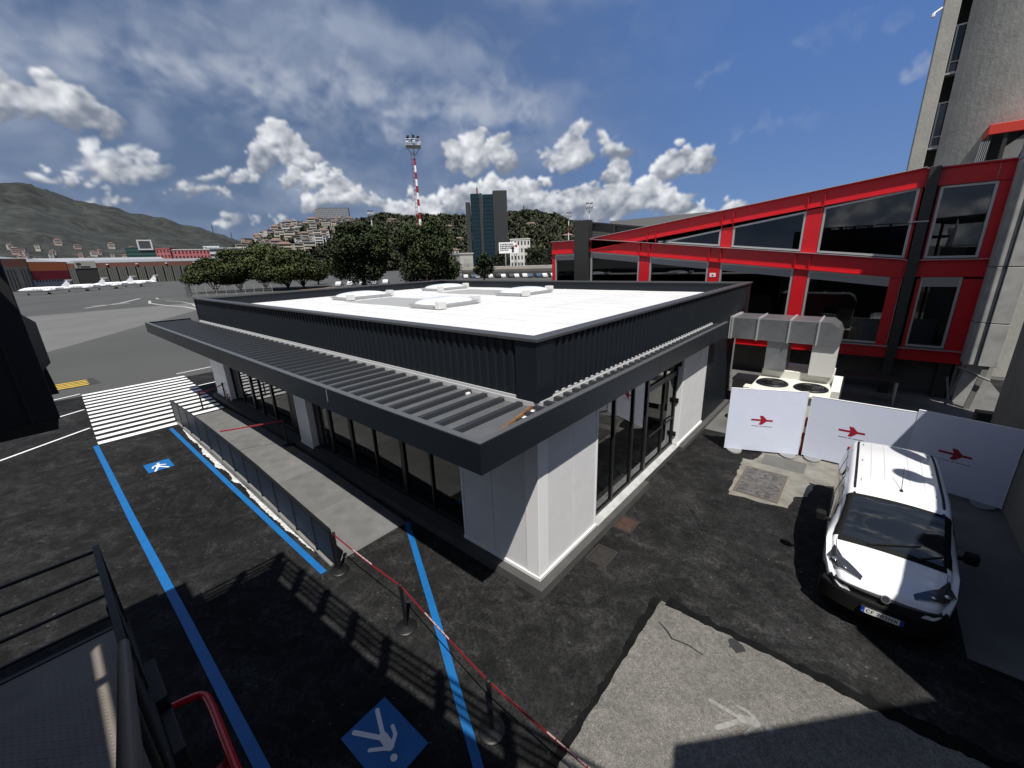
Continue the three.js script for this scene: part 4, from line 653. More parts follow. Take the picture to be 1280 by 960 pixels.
  mesh('screen_surround', [patch(rng(.86, 1.0, 4), rng(0, .42, 6), 1, .006), patch(rng(.86, 1.0, 4), rng(0, .42, 6), -1, .006), patch(rng(.96, 1.54, 8), rng(.385, .50, 4), 1, .008), patch(rng(.96, 1.54, 8), rng(.385, .50, 4), -1, .008), patch(rng(1.48, 1.55, 2), rng(0, .42, 6), 1, .006), patch(rng(1.48, 1.55, 2), rng(0, .42, 6), -1, .006)], plastic, van);
  for (const [a, b] of [[[.90, -.30], [1.08, .38]], [[.90, .35], [1.05, .66]]]) { const A = S(a[0], .4 * Math.abs(a[1]) / .7, Math.sign(a[1]), 0), B = S(b[0], .4 * Math.abs(b[1]) / .68, Math.sign(b[1]), 0); mesh('wiper', beam([A.x, A.y + .035, A.z], [B.x - .01, B.y + .04, B.z], .02, .02), M.black, van); }
  { const m = S(1.45, 0, 1); mesh('rear_view_mirror', rbx(m.x + .06, m.x + .10, m.y - .14, m.y - .05, -.12, .12, .02), M.black, van); }
  // side glass
  for (const sg of [1, -1]) {
    mesh('door_window', [patch(rng(1.25, 2.4, 10), rng(.565, .735, 6), sg, .006, (s, t) => s > 1.25 + (.735 - t) * 1.6)], glass, van);
    mesh('side_window', [patch(rng(2.53, 3.45, 6), rng(.565, .735, 4), sg, .006)], glass, van); mesh('rear_side_window', [patch(rng(3.57, 4.3, 6), rng(.565, .735, 4), sg, .006)], glass, van);
    mesh('door_seam', [patch([2.46, 2.472], rng(.54, .98, 8), sg, .003), patch([3.51, 3.522], rng(.54, .98, 8), sg, .003), patch([1.22, 1.232], rng(.76, .98, 5), sg, .003)], M.dark, van);
    mesh('sill_trim', [patch(rng(1.2, 3.2, 6), rng(.93, 1, 2), sg, .006)], plastic, van); mesh('rub_strip', [patch(rng(1.5, 3.3, 6), rng(.855, .885, 1), sg, .008)], plastic, van);
    const dh = S(2.3, .80, sg); mesh('door_handle', rbx(dh.x - .1, dh.x + .1, dh.y - .02, dh.y + .02, dh.z - .02, dh.z + .02, .012), plastic, van);
    // headlamp: swept back along the wing
    const up = [[.72, .735], [.46, .60], [.20, .31]], dn = [[.50, .822], [.24, .66], [.115, .33]], q3 = (P, u) => { const k = u * 2, i = Math.min(1, Math.floor(k)), f = k - i; return [mix(P[i][0], P[i + 1][0], f), mix(P[i][1], P[i + 1][1], f)]; };
    const onSkin = (s, z) => { let a = 0, b = .76; for (let i = 0; i < 24; i++) { const m = (a + b) / 2; if (Math.abs(S(s, m, sg).z) < z) a = m; else b = m; } return S(s, a, sg).addScaledVector(N(s, a, sg), .009); };
    const lampPatch = (u0, u1, v0, v1, off) => { const P = [], I = [], nu = 16, nv = 6; for (let i = 0; i <= nu; i++) for (let j = 0; j <= nv; j++) { const u = mix(u0, u1, i / nu), A = q3(up, u), B = q3(dn, u), v = mix(v0, v1, j / nv); const p = onSkin(mix(A[0], B[0], v), mix(A[1], B[1], v)); p.y += off; p.x -= off * .5; P.push(p); } for (let i = 0; i < nu; i++) for (let j = 0; j < nv; j++) { const a = i * (nv + 1) + j, b = a + 1, c = a + nv + 1, d = c + 1; I.push(a, b, c, b, d, c); } const g = new THREE.BufferGeometry().setFromPoints(P); g.setIndex(I); g.computeVertexNormals(); g.setAttribute('uv', new THREE.BufferAttribute(new Float32Array(P.length * 2), 2)); return g; };
    const hl = lampPatch(0, 1, 0, 1, 0);
    const h = mesh('headlight', hl, new THREE.MeshPhysicalMaterial({ color: lin(.035, .037, .04), roughness: .12, clearcoat: 1, clearcoatRoughness: .02 }), van);
    const q = onSkin(.40, .70), q2 = onSkin(.27, .55); mesh('lamp_reflector', [new THREE.SphereGeometry(.05, 16, 10).scale(1, .35, 1).translate(q.x, q.y, q.z), new THREE.SphereGeometry(.038, 16, 10).scale(1, .35, 1).translate(q2.x, q2.y, q2.z)], std([.5, .5, .52], .15, { metalness: .9 }), h);
    mesh('lamp_trim', [lampPatch(.05, .95, .93, 1.0, .003)], M.alu, h);
    // mirror
    const mr = S(1.42, .70, sg); mesh('door_mirror', [rbx(mr.x - .10, mr.x + .06, 1.06, 1.25, sg > 0 ? mr.z + .08 : mr.z - .26, sg > 0 ? mr.z + .26 : mr.z - .08, .04), bar([mr.x, 1.09, mr.z - sg * .02], [mr.x - .02, 1.12, mr.z + sg * .12], .035)], plastic, van);
    // roof channel strips
    const rs = rng(1.55, 4.42, 16); mesh('roof_strip', [patch(rs, [.375, .395], sg, .010), patch(rs, [.37, .375], sg, .006)], M.black, van);
    for (const s of [2.0, 3.0, 4.0]) { const p = S(s, .33, sg); mesh('roof_plug', [new THREE.CylinderGeometry(.012, .012, .01, 10).translate(p.x, p.y + .002, p.z), new THREE.CylinderGeometry(.012, .012, .01, 10).translate(p.x + .06, p.y + .002, p.z)], M.darkSteel, van); }
    for (const t of [.11, .24]) { mesh('roof_crease', [patch(rng(2.2, 4.2, 10), [t, t + .006], sg, .0025)], std([.45, .45, .46], .4), van); }
    // wheels
    for (const s of [.80, 3.62]) {
      const w = new THREE.Group(); w.name = 'wheel'; w.position.set(s, .30, sg * .76); van.add(w);
      mesh('tyre', new THREE.LatheGeometry([[.19, -.09], [.27, -.095], [.30, -.06], [.302, 0], [.30, .06], [.27, .095], [.19, .09]].map((p) => new THREE.Vector2(...p)), 32).rotateX(Math.PI / 2), M.rubber, w);
      mesh('rim', [new THREE.CylinderGeometry(.195, .195, .12, 28).rotateX(Math.PI / 2), ...[0, 1, 2, 3, 4].map((k) => new THREE.BoxGeometry(.05, .17, .02).translate(0, .1, sg * .07).rotateZ(k * 1.2566))], std([.35, .35, .36], .35, { metalness: .7 }), w);
    }
    mesh('tail_light', rbx(L - .06, L + .012, .95, 1.5, sg * .74 - .06, sg * .74 + .06, .02), new THREE.MeshPhysicalMaterial({ color: lin(.3, .01, .01), roughness: .2, clearcoat: 1 }), van);
  }
  mesh('rear_window', rbx(L - .02, L + .01, 1.15, 1.55, -.5, .5, .01), glass, van); mesh('rear_bumper', rbx(L - .1, L + .06, .32, .56, -.82, .82, .05), plastic, van);
  { const p = S(1.95, 0, 1); mesh('aerial', [bar([1.9, p.y - .005, .05], [2.32, p.y + .30, .05], .006, 6, .004), new THREE.CylinderGeometry(.018, .03, .04, 10).translate(1.9, p.y + .01, .05)], M.black, van); }
  mesh('hood_seam', [patch(rng(.35, .85, 8), [.43, .436], 1, .003), patch(rng(.35, .85, 8), [.43, .436], -1, .003)], M.dark, van);
  // number plate
  const cv = document.createElement('canvas'); cv.width = 520; cv.height = 112; const c = cv.getContext('2d'); c.fillStyle = '#dcdcd8'; c.fillRect(0, 0, 520, 112); c.fillStyle = '#123a9c'; c.fillRect(0, 0, 46, 112); c.fillRect(474, 0, 46, 112); c.fillStyle = '#17171a'; c.font = 'bold 92px sans-serif'; c.textAlign = 'center'; c.textBaseline = 'middle'; c.fillText('CF 703NK', 260, 60, 400); c.fillStyle = '#fff'; c.font = 'bold 30px sans-serif'; c.fillText('I', 23, 88);
  const pt = new THREE.CanvasTexture(cv); pt.colorSpace = THREE.SRGBColorSpace;
  const pl = mesh('number_plate', rbx(-.105, -.06, .44, .555, -.27, .27, .004), M.black, van);
  mesh('plate_face', new THREE.PlaneGeometry(.52, .105).rotateY(-Math.PI / 2).translate(-.1065, .498, 0), new THREE.MeshStandardMaterial({ map: pt, roughness: .4 }), pl);
}

// ================================================================ STEEL STAIR AT THE LEFT
{
  const FY = 2.25, X1 = -5.33, steel = std([.022, .021, .020], .5, { metalness: .4, map: tint(256, [.95, .95, .95], .25, 8, 5, 1) });
  const plate = std([.205, .18, .155], .6, { metalness: .25, map: tint(512, [.95, .95, .93], .25, 8, 6, .4, .08), bumpMap: tex(256, (x, y) => { const u = x * 8, v = y * 8, k = (Math.floor(u) + Math.floor(v)) & 1, a = (u % 1) - .5, b = (v % 1) - .5; const p = k ? a + b : a - b, q = k ? a - b : a + b; const w = Math.exp(-(p * p * 40 + q * q * 6)) * 255; return [w, w, w]; }, { srgb: false, repeat: 2.6 }), bumpScale: .006 });
  const st = thing('stair_landing', 'dark steel stair landing with checker plate floor and horizontal rails', 'staircase');
  mesh('checker_plate', bx(-8.2, X1 - .04, FY - .02, FY, -2.08, 1.2), plate, st);
  mesh('edge_angle', [bx(-8.2, X1, FY - .16, FY + .012, -2.14, -2.085), bx(X1 - .036, X1, FY - .22, FY + .012, -2.085, 1.2)], steel, st);
  for (let i = 0; i < 4; i++) { const y = FY + .16 + i * .285; mesh('rail', [bx(-8.2, X1 - .03, y - .015, y + .015, -2.13, -2.1)], steel, st); mesh('rail', [bx(X1 - .05, X1 - .02, y - .015, y + .015, -2.1, .35)], steel, st); }
  mesh('chain', (() => { const g = []; for (let i = 0; i < 14; i++) g.push(new THREE.TorusGeometry(.022, .007, 6, 12).rotateY(i & 1 ? 0 : 1.2).translate(-7.2 + i * .07, FY + .78 - .05 * Math.sin(i / 13 * 3.14), -2.09)); return g; })(), steel, st);
  mesh('post', [rbx(X1 - .05, X1 - .005, FY - .2, FY + 1.05, -2.14, -2.09, .006)], steel, st); mesh('post', [rbx(X1 - .075, X1 - .005, FY - .2, FY + 1.05, -.9, -.84, .006)], steel, st); mesh('post', [rbx(-7.7, -7.63, FY - .2, FY + 1.05, -2.14, -2.09, .006)], steel, st);
  mesh('top_rail', [rbx(X1 - .06, X1 - .005, FY + 1.03, FY + 1.07, -2.14, .3, .008)], steel, st);
  // flight up toward the viewer
  const a = [X1 - .05, FY + .02, .2], b = [X1 - .05, 4.62, 4.7];
  mesh('stringer', [beam([X1 - .02, FY - .05, .15], [X1 - .02, 4.5, 4.7], .03, .26)], steel, st); mesh('stringer', [beam([-6.6, FY - .05, .15], [-6.6, 4.5, 4.7], .03, .26)], steel, st);
  for (let i = 0; i < 13; i++) mesh('tread', bx(-6.58, X1 - .04, FY + .12 + i * .185, FY + .15 + i * .185, .3 + i * .34, .3 + i * .34 + .29), plate, st);
  mesh('handrail', [bar([X1 - .02, FY + 1.16, -.05], [X1 + .0, 5.62, 4.3], .036, 16)], std([.075, .072, .070], .45, { metalness: .3, bumpMap: grainT, bumpScale: .001 }), st);
  for (const u of [.12, .3]) mesh('baluster', [bar([X1 - .02, mix(FY, 4.6, u), mix(.1, 4.3, u)], [X1 - .02, mix(FY + 1.16, 5.62, u), mix(-.05, 4.3, u)], .02)], steel, st);
  mesh('side_box', [rbx(X1 - .02, X1 + .1, 1.72, 2.12, -1.4, -.75, .01), rbx(X1 + .0, X1 + .1, 1.4, 2.0, -.7, -.15, .01)], steel, st);
  mesh('leg', [bx(X1 - .12, X1 - .02, 0, FY - .2, -1.9, -1.8)], steel, st); mesh('leg', [bx(X1 - .12, X1 - .02, 0, FY - .2, 1.0, 1.1)], steel, st); mesh('leg', [bx(-8.1, -8, 0, FY - .2, -1.9, -1.8)], steel, st);
  // red pipe loop beside the stair
  const rp = thing('red_pipe_guard', 'bent red pipe guard rail beside the steel stair', 'guard rail');
  const curve = new THREE.CatmullRomCurve3([V(-5.3, 1.18, -1.62), V(-5.12, 1.2, -1.55), V(-4.99, 1.2, -1.5), V(-4.94, 1.19, -1.42), V(-4.93, 1.17, -1.2), V(-4.95, 1.15, -.4), V(-4.97, 1.15, .8)], false, 'catmullrom', .2);
  mesh('pipe', new THREE.TubeGeometry(curve, 60, .045, 14), new THREE.MeshPhysicalMaterial({ color: lin(.50, .008, .02), roughness: .3, clearcoat: .4 }), rp);
  mesh('upright', bar([-4.95, 0, -.55], [-4.95, 1.15, -.55], .04, 12), M.redDark, rp); mesh('upright', bar([-4.97, 0, .7], [-4.97, 1.15, .7], .04, 12), M.redDark, rp); mesh('bracket', [rbx(-5.08, -4.99, .82, 1.0, -.62, -.5, .01), beam([-5.08, .9, -.56], [-4.96, 1.1, -.56], .04, .03)], M.redDark, rp);
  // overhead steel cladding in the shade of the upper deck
  const ov = thing('overhead_cladding', 'black steel cladding with stepped brackets hanging beside the stair', 'cladding');
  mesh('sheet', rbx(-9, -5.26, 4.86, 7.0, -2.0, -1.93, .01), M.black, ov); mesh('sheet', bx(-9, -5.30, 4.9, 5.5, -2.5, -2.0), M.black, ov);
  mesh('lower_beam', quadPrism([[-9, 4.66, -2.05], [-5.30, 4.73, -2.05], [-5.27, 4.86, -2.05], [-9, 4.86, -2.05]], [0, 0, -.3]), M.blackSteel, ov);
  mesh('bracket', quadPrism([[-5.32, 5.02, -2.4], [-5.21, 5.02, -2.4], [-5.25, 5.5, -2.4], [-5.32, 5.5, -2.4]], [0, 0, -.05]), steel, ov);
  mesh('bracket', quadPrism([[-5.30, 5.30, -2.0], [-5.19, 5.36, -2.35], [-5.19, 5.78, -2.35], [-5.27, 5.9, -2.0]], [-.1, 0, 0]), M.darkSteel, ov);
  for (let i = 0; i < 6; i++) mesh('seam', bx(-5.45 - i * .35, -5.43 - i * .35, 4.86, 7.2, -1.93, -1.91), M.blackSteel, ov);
}
// upper walkway above and beside the viewpoint: its railing throws the barred shadow
{
  const u = thing('upper_walkway', 'raised steel walkway with railing above the viewpoint', 'walkway');
  const E = [[-5.66, -1.83], [-5.53, .1], [-5.38, 2], [-5.02, 4.4], [-4.72, 5.8]], y = 7;
  mesh('deck', slab([[-7.2, -1.83], ...E, [-4.2, 8], [-7.2, 8]], y - .18, y), M.darkSteel, u);
  function rails(P, h) { for (let i = 0; i + 1 < P.length; i++) { const [a, b] = [P[i], P[i + 1]], L = Math.hypot(b[0] - a[0], b[1] - a[1]), n = Math.max(1, Math.round(L / 1.0)); for (const k of [.30, .55, .80, 1.1]) mesh('rail', beam([a[0], y + k * h, a[1]], [b[0], y + k * h, b[1]], .05, .055), M.darkSteel, u); for (let j = 0; j < n; j++) { const t = j / n; mesh('post', bx(mix(a[0], b[0], t) - .06, mix(a[0], b[0], t) + .06, y, y + 1.1 * h, mix(a[1], b[1], t) - .07, mix(a[1], b[1], t) + .07), M.darkSteel, u); } } }
  for (const x of [-7.66, -7.5, -7.34]) mesh('grating_bar', bx(x - .035, x + .035, y - .1, y - .04, 0, 5), M.darkSteel, u); for (const z of [.62, 1.9, 3.2]) mesh('grating_bar', bx(-7.75, -7.2, y - .16, y - .1, z - .05, z + .05), M.darkSteel, u);
  rails(E, 1); rails([[-7.2, -1.83], [-5.66, -1.83]], 1); rails([[-7.2, 3], [-7.2, -1.83]], 1);
  for (let i = 0; i < 16; i++) mesh('baluster', bx(-7.24, -7.16, y, y + 1.05, -1.6 + i * .3 - .07, -1.6 + i * .3 + .07), M.darkSteel, u);
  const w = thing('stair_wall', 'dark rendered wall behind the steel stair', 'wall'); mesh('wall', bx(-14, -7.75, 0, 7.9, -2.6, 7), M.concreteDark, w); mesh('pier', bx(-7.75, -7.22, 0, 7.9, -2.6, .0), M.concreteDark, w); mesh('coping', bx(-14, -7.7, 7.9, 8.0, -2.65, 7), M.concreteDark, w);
}

// ================================================================ BEYOND: bearings (degrees east of the -z axis) and ranges measured from the stair
const bear = (az, d) => [-5.183 + d * Math.sin(az * DEG), 3.982 - d * Math.cos(az * DEG)];
const high = (el, d) => 6.22 + d * Math.tan(el * DEG);
const lerpT = (tbl, a) => { if (a <= tbl[0][0]) return tbl[0][1]; for (let i = 0; i + 1 < tbl.length; i++) if (a <= tbl[i + 1][0]) { const u = (a - tbl[i][0]) / (tbl[i + 1][0] - tbl[i][0]); return mix(tbl[i][1], tbl[i + 1][1], u * u * (3 - 2 * u)); } return tbl[tbl.length - 1][1]; };
const ridgeA = [[-70, 1], [-50, 3], [-30, 6], [-12, 6.6], [-4, 7.0], [.8, 7.5], [2.1, 7.7], [3.3, 7.35], [4.2, 7.0], [5.1, 6.6], [7.4, 6.15], [8.8, 5.7], [10.8, 5.35], [12.8, 4.65], [15.3, 4.15], [17.4, 3.45], [20, 2.6], [24, 1.5], [30, .8], [110, .3]];
const ridgeB = [[-40, 0], [9, 0], [13, .15], [15, .8], [17.3, 2.0], [19.1, 2.5], [21.1, 3.5], [23.4, 4.1], [25.9, 4.35], [29.4, 4.45], [31.3, 4.7], [33.3, 5.15], [37.2, 4.9], [41.3, 4.85], [45.4, 4.65], [49.6, 5.0], [52.2, 5.1], [54.8, 4.7], [57.9, 3.7], [62, 2.75], [66, 1.9], [76, 1.2], [110, .9]];
const RA = 2900, RB = 1000;
function hillA(az, r) { const H = RA * Math.tan(lerpT(ridgeA, az) * DEG), k = sstep(1250, RA, r); let y = H * Math.pow(k, .8) * (r > RA ? 1 - (r - RA) / 2500 : 1); const [x, z] = bear(az, r); const ru = Math.abs(fbm(x / 420 + 7, z / 420, 4) - .5) * 2; y -= 230 * ru * k * (1 - .75 * sstep(RA * .86, RA, r)) * Math.min(1, H / 200); return y; }
function hillB(az, r) { const H = 6 + RB * Math.tan(lerpT(ridgeB, az) * DEG), k = sstep(430, RB, r); const [x, z] = bear(az, r); return H * k * (r > RB ? 1 - (r - RB) / 1500 : 1) + 12 * (fbm(x / 120, z / 120, 4) - .5) * k - (H < 8 ? 12 * (1 - k) + 8 : 0); }
function hillMesh(f, a0, a1, na, r0, r1, nr) { const P = [], I = []; for (let j = 0; j <= nr; j++) for (let i = 0; i <= na; i++) { const az = mix(a0, a1, i / na), r = mix(r0, r1, Math.pow(j / nr, 1)), [x, z] = bear(az, r); P.push(V(x, f(az, r) - .5, z)); } for (let j = 0; j < nr; j++) for (let i = 0; i < na; i++) { const a = j * (na + 1) + i, b = a + 1, c = a + na + 1, d = c + 1; I.push(a, b, c, b, d, c); } const g = new THREE.BufferGeometry().setFromPoints(P); g.setIndex(I); g.computeVertexNormals(); const uv = new Float32Array(P.length * 2); P.forEach((p, i) => { uv[i * 2] = p.x + p.y * .5; uv[i * 2 + 1] = p.z + p.y * .3; }); g.setAttribute('uv', new THREE.BufferAttribute(uv, 2)); return g; }
const hillTex = (s, warm) => tex(1024, (x, y) => { const a = fbm(x * 14, y * 14, 7, 14), b = fbm(x * 40 + a * 4, y * 40, 4, 40), c = fbm(x * 5 + 3, y * 5, 4, 5); const bare = sstep(.5, .68, c * .6 + b * .45) * warm; const v = s * (.25 + 1.5 * b) * (.45 + 1.1 * a); return [s8(mix(v * .86, v * 1.6, bare)), s8(mix(v, v * 1.55, bare)), s8(mix(v * .86, v * 1.4, bare))]; }, { repeat: 1 / 620 });
struct('mountain', hillMesh(hillA, -60, 45, 260, 1150, 3900, 90), std([1, 1, 1], 1, { map: hillTex(.022, .45) }));
struct('wooded_hill', hillMesh(hillB, 8, 100, 260, 420, 1700, 60), std([1, 1, 1], 1, { map: hillTex(.032, .7) }));

// ---- foliage
const leafMat = new THREE.MeshStandardMaterial({ vertexColors: true, roughness: .9 });
function foliage(lobes, n, size, base, rand, vary = .5) { // leaf sprays spread through the lobes of a crown
  const pos = new Float32Array(n * 9), nor = new Float32Array(n * 9), col = new Float32Array(n * 9);
  const vol = lobes.map((l) => Math.pow(l[3] * l[4] * l[5], .67)), tot = vol.reduce((a, b) => a + b, 0);
  const tones = lobes.map(() => .75 + rand() * .5);
  for (let i = 0; i < n; i++) {
    let q = rand() * tot, k = 0; while (q > vol[k] && k < lobes.length - 1) { q -= vol[k]; k++; } const l = lobes[k];
    let d; do { d = V(rand() * 2 - 1, rand() * 2 - 1, rand() * 2 - 1); } while (d.lengthSq() > 1 || d.lengthSq() < .01); d.normalize();
    const r = Math.pow(rand(), .33) * (.84 + .32 * rand()) * (.8 + .4 * fbm3(d.x * 2.5 + k * 9, d.y * 2.5, d.z * 2.5 + k, 2)); const c = V(l[0] + d.x * l[3] * r, l[1] + d.y * l[4] * r, l[2] + d.z * l[5] * r);
    const s = size * (.5 + rand()); const u = V(rand() - .5, rand() - .5, rand() - .5).normalize(), w = u.clone().cross(V(rand() - .5, rand() - .5, rand() - .5)).normalize();
    const pts = [c.clone().addScaledVector(u, s), c.clone().addScaledVector(u, -s * .5).addScaledVector(w, s * .8), c.clone().addScaledVector(u, -s * .5).addScaledVector(w, -s * .8)];
    const N = u.clone().cross(w).normalize(); if (N.dot(d) < 0) N.negate(); N.multiplyScalar(.6).add(d.clone().multiplyScalar(.5)).normalize();
    const t = tones[k] * (1 - vary / 2 + vary * rand());
    pts.forEach((p, j) => { const o = i * 9 + j * 3; pos[o] = p.x; pos[o + 1] = p.y; pos[o + 2] = p.z; nor[o] = N.x; nor[o + 1] = N.y; nor[o + 2] = N.z; col[o] = base[0] * t; col[o + 1] = base[1] * t; col[o + 2] = base[2] * t; });
  }
  const g = new THREE.BufferGeometry(); g.setAttribute('position', new THREE.BufferAttribute(pos, 3)); g.setAttribute('normal', new THREE.BufferAttribute(nor, 3)); g.setAttribute('color', new THREE.BufferAttribute(col, 3)); return g;
}
const bark = std([1, 1, 1], .95, { map: tint(128, [.075, .055, .04], .4, 8, 5, 1) });
function pine(az, d, topEl, w, label, seed) {
  const [x, z] = bear(az, d), H = high(topEl, d), R = mulberry(seed), t = thing('umbrella_pine', label, 'tree', [x, 0, z], 0, 'umbrella pines on the apron edge');
  const cb = H * .04, lean = (R() - .5) * 1.2, lobes = [];
  mesh('trunk', [bar([0, 0, 0], [lean * .4, cb * .75, 0], .38, 10, .3), bar([lean * .4, cb * .75 - .05, 0], [lean, H * .7, .2], .3, 10, .14)], bark, t);
  const lim = []; for (let k = 0; k < 7; k++) { const a = k / 7 * 6.283 + R(), r = w * .33 * (.6 + R() * .5); lim.push(bar([lean * .45, cb * (.75 + R() * .2), 0], [lean + Math.cos(a) * r, H * (.52 + R() * .18), Math.sin(a) * r], .16, 6, .06)); } mesh('limb', lim, bark, t);
  for (let k = 0; k < 46; k++) { const a = R() * 6.283, q = Math.sqrt(R()) * .44 * w, dome = 1 - Math.pow(q / (w * .5), 2); const s = w * (.12 + R() * .07); lobes.push([lean + Math.cos(a) * q, cb + (H - cb) * (.20 + .66 * dome * (.62 + .46 * R())), Math.sin(a) * q, s * 1.2, s * .75, s * 1.2]); }
  mesh('crown', foliage(lobes, 46000, .24, [.054, .071, .020], R, .45), leafMat, t);
}
pine(14.0, 152, 1.35, 13.5, 'umbrella pine at the open end of the row beside the fence', 31); pine(16.4, 148, 2.35, 16.5, 'umbrella pine second in the row from the fence', 32); pine(18.9, 152, 2.85, 18, 'tallest umbrella pine in the middle of the row', 33); pine(21.2, 144, 2.3, 17, 'umbrella pine with a broad flat crown beside the tallest one', 34); pine(23.0, 150, 1.75, 14, 'umbrella pine next to the large dark round tree', 35);
function roundTree(az, d, topEl, w, label, seed, n = 22000, base = [.030, .043, .017], name = 'broadleaf_tree', leaf = .26) {
  const [x, z] = bear(az, d), H = high(topEl, d), R = mulberry(seed), t = thing(name, label, 'tree', [x, 0, z]), lobes = [];
  mesh('trunk', [bar([0, 0, 0], [.2, H * .45, .1], H * .035, 10, H * .022)], bark, t);
  const lim = []; for (let k = 0; k < 6; k++) { const a = k / 6 * 6.283 + R(); lim.push(bar([.1, H * .25, .05], [Math.cos(a) * w * .3, H * (.5 + R() * .2), Math.sin(a) * w * .3], H * .016, 6, H * .006)); } mesh('limb', lim, bark, t);
  for (let k = 0; k < 34; k++) { const a = R() * 6.283, v = R() * 1.6 - .6, q = Math.sqrt(Math.max(0, 1 - v * v * .8)) * (.55 + R() * .4) * w * .42, s = w * (.11 + R() * .07); lobes.push([Math.cos(a) * q, H * .52 + v * H * .40, Math.sin(a) * q, s, s * .9, s]); }
  lobes.push([0, H * .5, 0, w * .32, H * .36, w * .32]);
  mesh('crown', foliage(lobes, n, leaf, base, R, .45), leafMat, t);
}
roundTree(29.9, 108, 5.0, 16.2, 'huge dark round tree next to the umbrella pines', 41, 62000, [.040, .057, .020], 'broadleaf_tree', .22); roundTree(38.2, 104, 4.65, 18.0, 'huge dark round tree under the red and white light mast', 42, 62000, [.044, .061, .021], 'broadleaf_tree', .22); 
roundTree(45.6, 140, .9, 7.5, 'small round tree below the dark tower block', 44, 6000, [.032, .046, .02]); roundTree(52.6, 190, 1.6, 12, 'rounded tree beyond the overpass near the red wing', 45, 7000, [.036, .05, .022], 'broadleaf_tree', .3); roundTree(55.3, 210, 1.5, 14, 'leafy tree tucked against the corner of the red wing', 46, 6000, [.036, .05, .022], 'broadleaf_tree', .3); roundTree(24.6, 170, .9, 7, 'small green tree between the pines and the dark tree', 47, 4000, [.045, .065, .02]); roundTree(47.9, 230, 1.2, 11, 'tree beside the billboard posts', 48, 4000, [.036, .05, .022], 'broadleaf_tree', .35); roundTree(61.2, 230, 2.2, 12, 'dark tree showing above the red sloping beam', 49, 4000, [.034, .048, .02], 'broadleaf_tree', .35);
{
  const R = mulberry(77), lobes = []; for (let k = 0; k < 12; k++) { const d = V(R() - .5, R() - .2, R() - .5).normalize(); lobes.push([d.x * .5, d.y * .5, d.z * .5, .5, .45, .5]); }
  const g = foliage(lobes, 170, .2, [1, 1, 1], R, .3); const N = 12000, im = new THREE.InstancedMesh(g, new THREE.MeshStandardMaterial({ vertexColors: true, roughness: 1 }), N); const m = new THREE.Matrix4(), q = new THREE.Quaternion(), c = new THREE.Color();
  let i = 0; for (let tries = 0; i < N && tries < 60000; tries++) { const az = 13 + R() * 62, r = 440 + Math.pow(R(), .8) * 640, [x, z] = bear(az, r); const town = az < 29.5 ? .45 : 1; if (R() > town) continue; if (fbm(x / 90, z / 90, 3) < .42 && R() > .25) continue; const s = 5 + R() * 6; q.setFromAxisAngle(V(0, 1, 0), R() * 6.28); m.compose(V(x, hillB(az, r) + s * .3, z), q, V(s, s * (.8 + R() * .5), s)); im.setMatrixAt(i, m); const t = .7 + R() * .7; c.setRGB(.058 * t, .066 * t, .038 * t); im.setColorAt(i, c); i++; }
  im.count = i; im.name = 'hill_woodland'; im.castShadow = im.receiveShadow = true; im.userData = { kind: 'stuff', label: 'dense green woodland covering the hill behind the airport', category: 'trees' }; scene.add(im);
}

